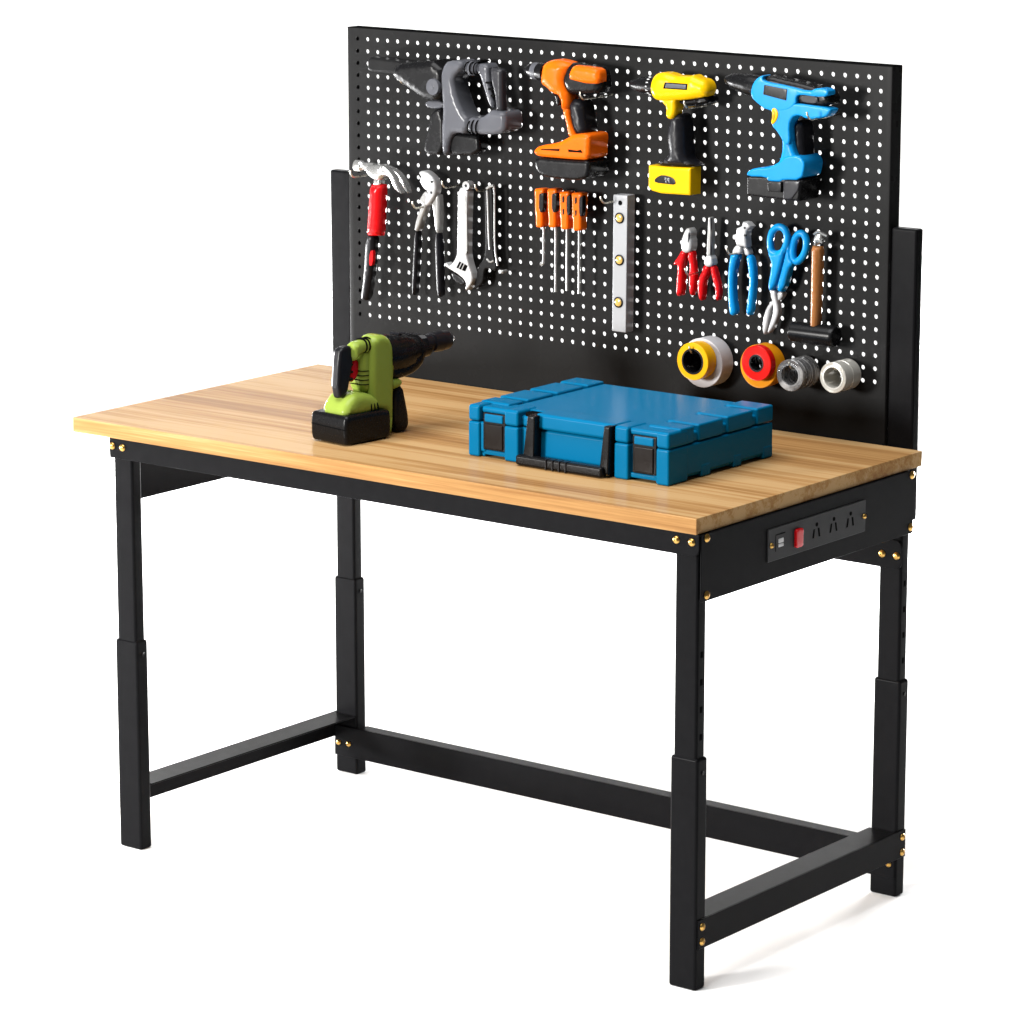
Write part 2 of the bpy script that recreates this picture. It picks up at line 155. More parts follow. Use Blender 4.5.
    'gd_grip': [(0.023, 0.1384), (0.0287, 0.1458), (0.0509, 0.147), (0.0564, 0.1361), (0.0519, 0.1163), (0.0432, 0.0868), (0.0374, 0.0712), (0.0138, 0.0744)],
    'gd_grip15': [(0.0101, 0.1419), (0.0365, 0.1466), (0.042, 0.1398), (0.0347, 0.1143), (0.0203, 0.0755), (0.0065, 0.0774)],
    'gd_gear': [(0.1144, 0.1527), (0.1457, 0.157), (0.1743, 0.1524), (0.1797, 0.1021), (0.1266, 0.0884)],
    'gd_nose': [(0.135, 0.1515), (0.1578, 0.1528), (0.175, 0.152), (0.1903, 0.146), (0.2057, 0.1427), (0.2327, 0.1393), (0.2483, 0.1443), (0.262, 0.1384), (0.2678, 0.1293), (0.2638, 0.1172), (0.2171, 0.1162), (0.2112, 0.1073), (0.1937, 0.0929), (0.1668, 0.0868), (0.1419, 0.0845)],
    'gd_tip': [(0.2639, 0.1368), (0.2737, 0.1307), (0.2697, 0.127)],
    'gd_foot': [(0.1222, 0.0766), (0.1364, 0.0747), (0.1406, 0.0576), (0.1503, 0.0251), (0.1524, 0.0041), (0.122, -0.0019)],
}

# ------------------------------------------------------------------ materials
def nodes_of(m):
    m.use_nodes = True
    nt = m.node_tree
    return nt, nt.nodes, nt.links, nt.nodes['Principled BSDF']

def mat(name, color, rough=.45, metal=0.0, spec=.4, vary=.0, vscale=30, bump=0.0, bscale=300, coat=0.0, rvar=.08):
    m = bpy.data.materials.new(name)
    nt, N, L, b = nodes_of(m)
    b.inputs['Metallic'].default_value = metal
    b.inputs['Specular IOR Level'].default_value = spec
    b.inputs['Coat Weight'].default_value = coat
    b.inputs['Coat Roughness'].default_value = .15
    tc = N.new('ShaderNodeTexCoord')
    n1 = N.new('ShaderNodeTexNoise'); n1.inputs['Scale'].default_value = vscale; n1.inputs['Detail'].default_value = 4
    L.new(tc.outputs['Object'], n1.inputs['Vector'])
    mx = N.new('ShaderNodeMix'); mx.data_type = 'RGBA'
    mx.inputs[6].default_value = (*[c * (1 - vary) for c in color], 1)
    mx.inputs[7].default_value = (*[min(1, c * (1 + vary)) for c in color], 1)
    L.new(n1.outputs['Fac'], mx.inputs[0]); L.new(mx.outputs[2], b.inputs['Base Color'])
    mr = N.new('ShaderNodeMapRange')
    mr.inputs[3].default_value = max(0.02, rough - rvar); mr.inputs[4].default_value = min(1, rough + rvar)
    L.new(n1.outputs['Fac'], mr.inputs[0]); L.new(mr.outputs[0], b.inputs['Roughness'])
    if bump > 0:
        n2 = N.new('ShaderNodeTexNoise'); n2.inputs['Scale'].default_value = bscale; n2.inputs['Detail'].default_value = 2
        L.new(tc.outputs['Object'], n2.inputs['Vector'])
        bp = N.new('ShaderNodeBump'); bp.inputs['Strength'].default_value = bump; bp.inputs['Distance'].default_value = .001
        L.new(n2.outputs['Fac'], bp.inputs['Height']); L.new(bp.outputs['Normal'], b.inputs['Normal'])
    return m

def wood_mat(name, dark, mid, light, along='x', s=1.0, rough=.32, spec=.4):
    m = bpy.data.materials.new(name)
    nt, N, L, b = nodes_of(m)
    tc = N.new('ShaderNodeTexCoord')
    def stretched(a, c):
        mp = N.new('ShaderNodeMapping'); L.new(tc.outputs['Object'], mp.inputs['Vector'])
        mp.inputs['Scale'].default_value = {'x': (a, c, c), 'z': (c, c, a)}[along]
        return mp
    # broad figure: long soft streaks, warped
    w = N.new('ShaderNodeTexNoise'); w.inputs['Scale'].default_value = 1.0; w.inputs['Detail'].default_value = 6; w.inputs['Roughness'].default_value = .55
    w.inputs['Distortion'].default_value = .35
    L.new(stretched(.9 * s, 17 * s).outputs[0], w.inputs['Vector'])
    f = N.new('ShaderNodeTexNoise'); f.inputs['Scale'].default_value = 1.0; f.inputs['Detail'].default_value = 5; f.inputs['Roughness'].default_value = .65
    L.new(stretched(2.2 * s, 100 * s).outputs[0], f.inputs['Vector'])
    g = N.new('ShaderNodeTexNoise'); g.inputs['Scale'].default_value = 1.0; g.inputs['Detail'].default_value = 3
    L.new(stretched(6 * s, 380 * s).outputs[0], g.inputs['Vector'])
    a1 = N.new('ShaderNodeMath'); a1.operation = 'MULTIPLY_ADD'; a1.inputs[1].default_value = .62
    L.new(f.outputs['Fac'], a1.inputs[0]); L.new(w.outputs['Fac'], a1.inputs[2])
    a2 = N.new('ShaderNodeMath'); a2.operation = 'MULTIPLY_ADD'; a2.inputs[1].default_value = .26
    L.new(g.outputs['Fac'], a2.inputs[0]); L.new(a1.outputs[0], a2.inputs[2])
    cr = N.new('ShaderNodeValToRGB')
    e = cr.color_ramp.elements
    e[0].position = .72; e[0].color = (*dark, 1)
    e[1].position = 1.0; e[1].color = (*light, 1)
    k = e.new(.90); k.color = (*mid, 1)
    L.new(a2.outputs[0], cr.inputs['Fac']); L.new(cr.outputs['Color'], b.inputs['Base Color'])
    mr = N.new('ShaderNodeMapRange'); mr.inputs[3].default_value = rough + .08; mr.inputs[4].default_value = rough - .05
    L.new(f.outputs['Fac'], mr.inputs[0]); L.new(mr.outputs[0], b.inputs['Roughness'])
    b.inputs['Specular IOR Level'].default_value = spec
    bp = N.new('ShaderNodeBump'); bp.inputs['Strength'].default_value = .12; bp.inputs['Distance'].default_value = .0006
    L.new(a2.outputs[0], bp.inputs['Height']); L.new(bp.outputs['Normal'], b.inputs['Normal'])
    return m

M = {}
M['frame'] = mat('black powder coated steel', (.0058, .0058, .0064), .30, 0, .028, .15, 60, .09, 900, rvar=.05)
M['board'] = mat('black pegboard steel', (.0115, .0115, .0116), .27, 0, .03, .22, 9, .04, 900, rvar=.04)
M['plate'] = mat('charcoal socket plastic', (.026, .026, .027), .35, 0, .08, .1, 40, .05, 700)
M['wood'] = wood_mat('oak laminate', (.235, .115, .041), (.345, .190, .072), (.43, .270, .122), rough=.22, spec=.022)
M['brass'] = mat('brass bolt', (.55, .33, .09), .3, 1, .5, .15, 200)
M['floor'] = mat('white studio paper', (.95, .95, .95), .9, 0, .03, .003, 3)
M['dark'] = mat('black plastic', (.0050, .0050, .0055), .27, 0, .13, .2, 80, .015, 900, rvar=.03)
M['rubber'] = mat('black rubber', (.008, .008, .010), .32, 0, .16, .2, 60, .03, 1200, rvar=.04)
M['void'] = mat('dark recess', (.004, .004, .004), .8, 0, 0)
M['grey'] = mat('dark grey plastic', (.066, .068, .077), .22, 0, .15, .1, 40, .015, 900, rvar=.03)
M['grey2'] = mat('charcoal plastic', (.024, .024, .027), .22, 0, .15, .1, 40, .015, 900, rvar=.03)
M['dim'] = mat('matt black steel', (.009, .009, .0093), .3, 0, .06, .1, 40, .03, 900)
M['orange'] = mat('orange plastic', (.60, .098, .003), .24, 0, .1, .06, 40, 0, 900, rvar=.02)
M['yellow'] = mat('yellow plastic', (.58, .335, .002), .2, 0, .12, .06, 40, 0, 900, rvar=.02)
M['blue'] = mat('bright blue plastic', (.003, .185, .45), .24, 0, .12, .05, 40, 0, 900, rvar=.02)
M['case'] = mat('blue case plastic', (.0005, .112, .238), .25, 0, .05, .02, 30, 0, 700, rvar=.01)
M['green'] = mat('lime green plastic', (.215, .29, .046), .21, 0, .12, .05, 40, 0, 900, rvar=.02)
M['red'] = mat('red plastic', (.46, .005, .007), .2, 0, .15, .08, 40, 0, 900, rvar=.02)
M['switch'] = mat('red switch plastic', (.55, .004, .008), .15, 0, .5, .05, 40, rvar=.02)
M['chrome'] = mat('polished tool steel', (.50, .50, .49), .17, .75, .5, .12, 60, 0, 400, rvar=.04)
M['steel'] = mat('satin tool steel', (.27, .27, .265), .22, .3, .3, .15, 60, 0, 500, rvar=.04)
M['pale'] = mat('ground bright steel', (.37, .372, .375), .22, .18, .3, .15, 60, 0, 500, rvar=.04)
M['alu'] = mat('grey painted aluminium', (.25, .255, .265), .3, .1, .1, .03, 200, .02, 700, rvar=.015)
M['vial'] = mat('amber level vial', (.42, .27, .07), .15, 0, .6, .2, 120)
M['white'] = mat('white tape', (.42, .41, .42), .25, 0, .12, .04, 60, rvar=.03)
M['tyellow'] = mat('yellow tape', (.58, .30, .002), .25, 0, .12, .06, 60, rvar=.03)
M['torange'] = mat('amber tape', (.56, .21, .004), .25, 0, .12, .06, 60, rvar=.03)
M['tred'] = mat('red tape', (.46, .005, .003), .22, 0, .12, .06, 60, rvar=.03)
M['silver'] = mat('silver foil tape', (.52, .505, .46), .2, .35, .4, .12, 90, rvar=.02)
M['handle'] = wood_mat('varnished hammer handle', (.09, .030, .007), (.18, .064, .017), (.26, .105, .034), 'z', 2.2, .25, .15)
M['usb'] = mat('white usb plastic', (.5, .5, .5), .4, 0, .3)
M['flap'] = mat('soft black latch plastic', (.0105, .0085, .0078), .25, 0, .1, .1, 40, .02, 900)
M['wire'] = mat('zinc hook wire', (.55, .52, .44), .28, 1, .5, .2, 200)

def clear_mat():
    m = bpy.data.materials.new('smoky clear tape')
    nt, N, L, b = nodes_of(m)
    tc = N.new('ShaderNodeTexCoord')
    n = N.new('ShaderNodeTexNoise'); n.inputs['Scale'].default_value = 70; n.inputs['Detail'].default_value = 5
    mp = N.new('ShaderNodeMapping'); mp.inputs['Scale'].default_value = (.5, 3, .5)
    L.new(tc.outputs['Object'], mp.inputs[0]); L.new(mp.outputs[0], n.inputs['Vector'])
    cr = N.new('ShaderNodeValToRGB'); cr.color_ramp.elements[0].color = (.16, .16, .165, 1); cr.color_ramp.elements[1].color = (.85, .84, .83, 1)  # pale patches of the ramp paint glints onto the clear roll
    cr.color_ramp.elements[0].position = .45; cr.color_ramp.elements[1].position = .70
    L.new(n.outputs['Fac'], cr.inputs['Fac']); L.new(cr.outputs['Color'], b.inputs['Base Color'])
    b.inputs['Roughness'].default_value = .08; b.inputs['Transmission Weight'].default_value = .55; b.inputs['IOR'].default_value = 1.48
    b.inputs['Specular IOR Level'].default_value = .8; b.inputs['Coat Weight'].default_value = .6
    bp = N.new('ShaderNodeBump'); bp.inputs['Strength'].default_value = .6; bp.inputs['Distance'].default_value = .0015
    L.new(n.outputs['Fac'], bp.inputs['Height']); L.new(bp.outputs['Normal'], b.inputs['Normal'])
    return m
M['clear'] = clear_mat()

# ------------------------------------------------------------------ mesh helpers
YB = .5977                 # front face of the pegboard
H = .6925                  # top of the table
def board(a, b, c): return (a, YB - c, b)          # (along, up, off the board)
def world(a, b, c): return (a, b, c)

def chaikin(p, n, closed=True):
    for _ in range(n):
        q = []
        m = len(p)
        if closed:
            for i in range(m):
                a, b = p[i], p[(i + 1) % m]
                q += [tuple(.75 * u + .25 * v for u, v in zip(a, b)), tuple(.25 * u + .75 * v for u, v in zip(a, b))]
        else:
            q = [p[0]]
            for i in range(m - 1):
                a, b = p[i], p[i + 1]
                q += [tuple(.75 * u + .25 * v for u, v in zip(a, b)), tuple(.25 * u + .75 * v for u, v in zip(a, b))]
            q.append(p[-1])
        p = q
    return p

class MB:
    def __init__(self, frame=board):
        self.bm = bmesh.new(); self.f = frame
    def _v(self, pts): return [self.bm.verts.new(self.f(*p)) for p in pts]
    def _face(self, vs):
        try: return self.bm.faces.new(vs)
        except ValueError: return None
    def slab(self, pts, d0, d1, r=.004, rb=.002, sm=1, seg=5):
        """outline given thickness d0..d1; the front swells inwards from its edge with radius r, the back with rb"""
        P = np.array(chaikin([tuple(p) for p in pts], sm), float)
        hm = max(r, rb if rb > .003 else 0, .0008)
        ms = max(hm * .7, .0012)
        Q = []
        for i in range(len(P)):
            u, v = P[i], P[(i + 1) % len(P)]
            k = max(1, int(math.ceil(np.linalg.norm(v - u) / ms)))
            Q += [u + (v - u) * t / k for t in range(k)]
        Q = np.array(Q); n = len(Q)
        A_, B_ = P, np.roll(P, -1, axis=0); AB = B_ - A_; LL = np.maximum((AB ** 2).sum(1), 1e-14)
        def dist(X):
            w_ = X[:, None, :] - A_[None]; t = np.clip((w_ * AB).sum(2) / LL, 0, 1)
            return np.sqrt(((w_ - t[..., None] * AB) ** 2).sum(2).min(1))
        def inside(X):
            x, y = X[:, 0:1], X[:, 1:2]; c = (A_[:, 1] > y) != (B_[:, 1] > y)
            dy = np.where(np.abs(B_[:, 1] - A_[:, 1]) < 1e-14, 1e-14, B_[:, 1] - A_[:, 1])
            return ((c & (x < (B_[:, 0] - A_[:, 0]) * (y - A_[:, 1]) / dy + A_[:, 0])).sum(1) % 2) == 1
        area_ = (Q[:, 0] * np.roll(Q[:, 1], -1) - np.roll(Q[:, 0], -1) * Q[:, 1]).sum()
        t_ = np.roll(Q, -1, axis=0) - np.roll(Q, 1, axis=0); t_ /= np.maximum(np.linalg.norm(t_, axis=1), 1e-12)[:, None]
        nrm = np.stack([-t_[:, 1], t_[:, 0]], 1) * (1 if area_ > 0 else -1)
        pts2 = []
        for k in range(1, seg + 1):
            ins = hm * (1 - math.cos(k / seg * PI / 2))
            X = Q[::(1 if k < seg - 1 else 2)] + nrm[::(1 if k < seg - 1 else 2)] * ins
            X = X[inside(X)]
            if len(X): pts2.append(X[dist(X) > ins * .93])
        g = hm * .55
        lo, hi = P.min(0), P.max(0)
        if (hi - lo).max() / g < 90 and hm > .002:
            gx, gy = np.meshgrid(np.arange(lo[0] + g / 2, hi[0], g), np.arange(lo[1] + g / 2, hi[1], g))
            X = np.stack([gx.ravel() + .13 * g * np.sin(gy.ravel() * 900), gy.ravel() + .13 * g * np.cos(gx.ravel() * 700)], 1)
            X = X[inside(X)]
            if len(X):
                dd = dist(X); X = X[(dd > hm * .45) & (dd < hm * 1.6)]
                pts2.append(X)
        I = np.concatenate(pts2) if pts2 else np.zeros((0, 2))
        allp = np.concatenate([Q, I]) if len(I) else Q
        V, E_, F_, ov, oe, of = delaunay_2d_cdt([Vector((float(x), float(y))) for x, y in allp], [(i, (i + 1) % n) for i in range(n)], [], 1, 1e-6)
        Vn = np.array([(v.x, v.y) for v in V])
        D = dist(Vn)
        bnd = [bool(any(q < n for q in o)) for o in ov]
        D[np.array(bnd)] = 0
        def prof(R): m_ = np.minimum(D / R, 1); return R * np.sqrt(np.maximum(0, 1 - (1 - m_) ** 2))
        zf = d1 - r + prof(r) if r > 1e-6 else np.full(len(D), d1)
        zb = d0 + rb - prof(rb) if rb > .003 else np.full(len(D), d0)
        fv = self._v([(x, y, z) for (x, y), z in zip(Vn, zf)])
        bv = self._v([(x, y, z) for (x, y), z in zip(Vn, zb)])
        cnt = {}
        for f in F_:
            self._face([fv[i] for i in f]); self._face([bv[i] for i in f][::-1])
            for i in range(len(f)):
                e = (f[i], f[(i + 1) % len(f)]); cnt[e] = 1
        for (i, j) in cnt:
            if (j, i) not in cnt: self._face([fv[j], fv[i], bv[i], bv[j]])
        return self
    def box(self, x0, x1, y0, y1, z0, z1, bev=.001, seg=2):
        t = bmesh.new()
        bmesh.ops.create_cube(t, size=1)
        for v in t.verts:
            v.co = Vector(((x0 + x1) / 2 + v.co.x * (x1 - x0), (y0 + y1) / 2 + v.co.y * (y1 - y0), (z0 + z1) / 2 + v.co.z * (z1 - z0)))
        if bev > 0: bmesh.ops.bevel(t, geom=list(t.edges) + list(t.verts), offset=bev, segments=seg, affect='EDGES', profile=.5)
        mp = {v: self.bm.verts.new(self.f(*v.co)) for v in t.verts}
        for f in t.faces: self._face([mp[v] for v in f.verts])
        t.free(); return self
    def tube(self, pts, r, n=10, closed=False, sm=0, cap=True, flat=1.0):
        p = [Vector(q) for q in (chaikin([tuple(q) for q in pts], sm, closed) if sm else pts)]
        m = len(p); rings = []; up = None
        rr = r if isinstance(r, (list, tuple)) else None
        for i in range(m):
            a = p[i - 1] if (i > 0 or closed) else p[i]
            b = p[(i + 1) % m] if (i < m - 1 or closed) else p[i]
            t = (b - a).normalized()
            if up is None:
                up = Vector((0, 0, 1)) if abs(t.z) < .9 else Vector((0, 1, 0))
            up = (up - t * up.dot(t)).normalized(); s = t.cross(up)
            R = r if rr is None else rr[0] + (rr[1] - rr[0]) * i / (m - 1)
            rings.append(self._v([tuple(p[i] + (s * math.cos(k * 2 * PI / n) + up * math.sin(k * 2 * PI / n) * flat) * R) for k in range(n)]))
        for i in range(m if closed else m - 1):
            a, b = rings[i], rings[(i + 1) % m]
            for k in range(n): self._face([a[k], a[(k + 1) % n], b[(k + 1) % n], b[k]])
        if not closed and cap: self._face(rings[0][::-1]); self._face(rings[-1])
        return self
    def lathe(self, p0, p1, prof, n=28, caps=True, ang=0):
        """turn profile [(t, radius)] about the axis p0 -> p1 (t in metres from p0)"""
        a = Vector(p0); ax = (Vector(p1) - a).normalized()
        u = ax.orthogonal().normalized(); w = ax.cross(u); rings = []
        for t, r in prof:
            c = a + ax * t
            rings.append(self._v([tuple(c + (u * math.cos(k * 2 * PI / n + ang) + w * math.sin(k * 2 * PI / n + ang)) * r) for k in range(n)]))
        for x, y in zip(rings, rings[1:]):
            for k in range(n): self._face([x[k], x[(k + 1) % n], y[(k + 1) % n], y[k]])
        if caps: self._face(rings[0][::-1]); self._face(rings[-1])
        else:
            x, y = rings[-1], rings[0]
            for k in range(n): self._face([x[k], x[(k + 1) % n], y[(k + 1) % n], y[k]])
        return self
    def build(self, name, material, parent=None, off=None, angle=38, label=None):
        bmesh.ops.recalc_face_normals(self.bm, faces=list(self.bm.faces))
        if off is None and parent is not None:
            q = parent; off = Vector((0, 0, 0))
            while q is not None: off = off + q.location; q = q.parent
        if off is not None: bmesh.ops.translate(self.bm, verts=list(self.bm.verts), vec=-Vector(off))
        me = bpy.data.meshes.new(name); self.bm.to_mesh(me); self.bm.free()
        me.polygons.foreach_set('use_smooth', [True] * len(me.polygons))
        me.set_sharp_from_angle(angle=math.radians(angle))
        me.materials.append(M[material])
        o = bpy.data.objects.new(name, me); col.objects.link(o)
        if parent is not None: o.parent = parent
        if label: o['label'] = label
        wn = o.modifiers.new('normals', 'WEIGHTED_NORMAL'); wn.keep_sharp = True
        return o

def thing(name, label, cat, loc, group=None, rz=0):
    o = bpy.data.objects.new(name, None); col.objects.link(o)
    o.empty_display_size = .05
    o.location = loc; o.rotation_euler = (0, 0, rz)
    o['label'] = label; o['category'] = cat
    if group: o['group'] = group
    return o

def tag(o, label=None, cat=None, group=None, kind=None):
    if label: o['label'] = label
    if cat: o['category'] = cat
    if group: o['group'] = group
    if kind: o['kind'] = kind
    return o

def hang(name, label, cat, key, group=None):
    """a tool on the board: its Empty sits on the board behind the lowest point of the outline"""
    p = S[key]
    x = sum(q[0] for q in p) / len(p); z = min(q[1] for q in p)
    return thing(name, label, cat, (round(x, 4), YB, round(z, 4)), group)

# ------------------------------------------------------------------ the workbench
bench = thing('workbench', 'black steel workbench with oak top, four telescopic legs and a tall pegboard back', 'workbench', (0, .3, 0))
AX0, AX1, FY, BY, AW, AD, SZ = -.5244, .602, .0057, .5673, .047, .026, .3438
TT = .669
w = MB(world); w.box(-.6, .6, 0, .5937, TT, H, .0016, 2); w.build('tabletop', 'wood', bench)
for (x0, y0) in ((AX0, FY), (AX1 - AW, FY), (AX0, BY - AD), (AX1 - AW, BY - AD)):
    m = MB(world); m.box(x0 + .0037, x0 + AW - .0037, y0 + .002, y0 + AD - .002, SZ - .05, TT - .0005, .0042, 4)
    leg = m.build('leg', 'frame', bench)
    m = MB(world); m.box(x0, x0 + AW, y0, y0 + AD, 0, SZ, .0042, 4); m.build('sleeve', 'frame', leg)
    m = MB(world)
    for z in (SZ - .022,): m.lathe((x0 + AW - .0005, y0 + AD * .5, z), (x0 + AW + 1, y0 + AD * .5, z), [(0, .0032), (.0015, .0032), (.002, .0024)], 14)
    m.build('locking_pin', 'dark', leg)
    for k in range(5):
        z = SZ + .030 + k * .040
        if x0 > 0 and z < .51:
            m = MB(world); m.box(x0 + AW - .0040, x0 + AW - .0034, y0 + AD * .5 - .0028, y0 + AD * .5 + .0028, z - .0045, z + .0045, 0)
            m.build('adjustment_hole', 'void', leg)

def xz(yf): return lambda a, b, c: (a, yf - c, b)       # frame for plates facing the viewer
def yz(xf): return lambda a, b, c: (xf + c, a, b)       # frame for plates facing right
def bolt(x, y, z, d, r=.0052):
    m = MB(world); p = Vector((x, y, z)); q = p + Vector(d)
    m.lathe(p, q, [(0, r), (.0008, r), (.0022, r * .82), (.0032, r * .45), (.0034, r * .3), (.0022, r * .25), (.0022, .0001)], 18)
    return m.build('bolt', 'brass', bench)

def rounded(x0, z0, x1, z1, r, corners=(1, 1, 1, 1)):
    pts = []
    for i, (cx, cz, a) in enumerate(((x0 + r, z0 + r, PI), (x1 - r, z0 + r, 1.5 * PI), (x1 - r, z1 - r, 0), (x0 + r, z1 - r, .5 * PI))):
        if corners[i]:
            for k in range(5): pts.append((cx + r * math.cos(a + k * PI / 8), cz + r * math.sin(a + k * PI / 8)))
        else: pts.append(((x0, z0), (x1, z0), (x1, z1), (x0, z1))[i])
    return pts

m = MB(xz(FY - .0002)); m.slab(rounded(AX0, .637, AX1, TT - .0004, .010, (0, 1, 0, 0)), 0, .0022, .0006, 0, 0, 2)
m.f = world; m.box(AX0 + .05, AX1 - .05, FY + .002, FY + .03, TT - .0035, TT - .0005, 0)
m.build('front_rail', 'frame', bench)
m = MB(xz(BY - AD - .0002)); m.slab(rounded(AX0, .518, AX1 - .001, .562, .010, (0, 1, 1, 0)), 0, .0024, .0006, 0, 0, 2)
m.build('rear_rail', 'frame', bench)
m = MB(world); m.box(AX1 + .0002, AX1 + .0024, .0066, .5640, .5718, TT - .0004, .0005, 1); m.box(AX1 - .030, AX1, FY + AD + .002, BY - AD - .002, TT - .016, TT - .0005, 0)
panel_right = m.build('side_panel', 'frame', bench)
m = MB(world); m.box(AX0 + .0045, AX0 + .0067, FY + AD, BY - AD, .5605, TT - .0004, .0005, 1)
m.build('side_panel', 'frame', bench)
# lower stretchers: L-angles with the flange on top
m = MB(world); m.box(AX0, AX1 - .002, BY - AD - .0026, BY - AD - .0002, .030, .083, .0006, 1); m.box(AX0 + .05, AX1 - AW - .002, BY - AD + .0002, BY - .002, .0806, .0830, .0004, 1)
m.build('stretcher', 'frame', bench)
m = MB(world); m.box(AX1 + .0002, AX1 + .0026, .010, .5640, .062, .1055, .0006, 1); m.box(AX1 - AW, AX1 - .0002, FY + AD + .001, BY - AD - .004, .1030, .1055, .0004, 1)
m.build('stretcher', 'frame', bench)
m = MB(world); m.box(AX0 - .0026, AX0 - .0002, .010, .5640, .062, .1055, .0006, 1); m.box(AX0 + .0002, AX0 + AW, FY + AD + .001, BY - AD - .004, .1030, .1055, .0004, 1)
m.build('stretcher', 'frame', bench)
for x, z in ((.5640, .6572), (.5902, .6572), (-.5180, .6560), (-.4962, .6557)): bolt(x, FY - .0024, z, (0, -1, 0), .0058)
for x, z in ((.5668, .5388), (.5926, .5388)): bolt(x, BY - AD - .0026, z, (0, -1, 0), .006)
for x, z in ((-.5155, .0527), (-.4930, .0535), (.5690, .0535), (.5905, .0527)): bolt(x, BY - AD - .0026, z, (0, -1, 0), .005)
for y, z in ((.0195, .6625), (.0205, .5805), (.5580, .6620), (.5570, .5820)): bolt(AX1 + .0024, y, z, (1, 0, 0), .0062)
for y, z in ((.0185, .0945), (.0185, .0725), (.5545, .0950), (.5545, .0705)): bolt(AX1 + .0026, y, z, (1, 0, 0), .0058)
# posts carrying the board
for x0, x1 in ((-.5762, -.5318), (.5312, .5760)):
    m = MB(world); m.box(x0, x1, .6017, .6220, .578, 1.0252, .0040, 4); m.build('post', 'frame', bench)
# power strip let into the right side panel
XP = AX1 + .0024
m = MB(yz(XP)); m.slab(rounded(.1690, .5990, .4272, .6475, .002), 0, .0022, .0008, 0, 0, 2)
strip = m.build('power_strip', 'plate', bench)
PF = yz(XP + .0022)
m = MB(PF); m.slab(rounded(.2370, .6085, .2555, .6360, .004), .0, .0042, .0016, 0, 0, 3)
m.build('rocker_switch', 'switch', strip)
for zc, hh in ((.6262, .0032), (.6195, .0024)):
    m = MB(PF); m.slab(rounded(.1955, zc - hh, .2085, zc + hh, .0012), -.001, .0008, .0003, 0, 0, 1); m.build('usb_port', 'usb', strip)
m = MB(PF); m.box(.190, .2125, .6355, .6370, -.0005, .0004, 0); m.box(.188, .1890, .612, .637, -.0005, .0003, 0)
m.build('usb_surround', 'void', strip)
for yc in (.2945, .3400, .3850):
    m = MB(PF)
    m.lathe((yc + .001, .6330, -.001), (yc + .001, .6330, 1), [(0, .0030), (.0014, .0030)], 14)
    for s in (-1, 1): m.slab([(yc + s * .0085 - .0018, .6140), (yc + s * .0085 + .0018, .6140), (yc + s * .0055 + .0018, .6270), (yc + s * .0055 - .0018, .6270)], -.001, .0004, .0001, 0, 0, 1)
    m.build('socket', 'void', strip)
for yc in (.1782, .4230): bolt(XP + .0022, yc, .6227, (1, 0, 0), .0042)

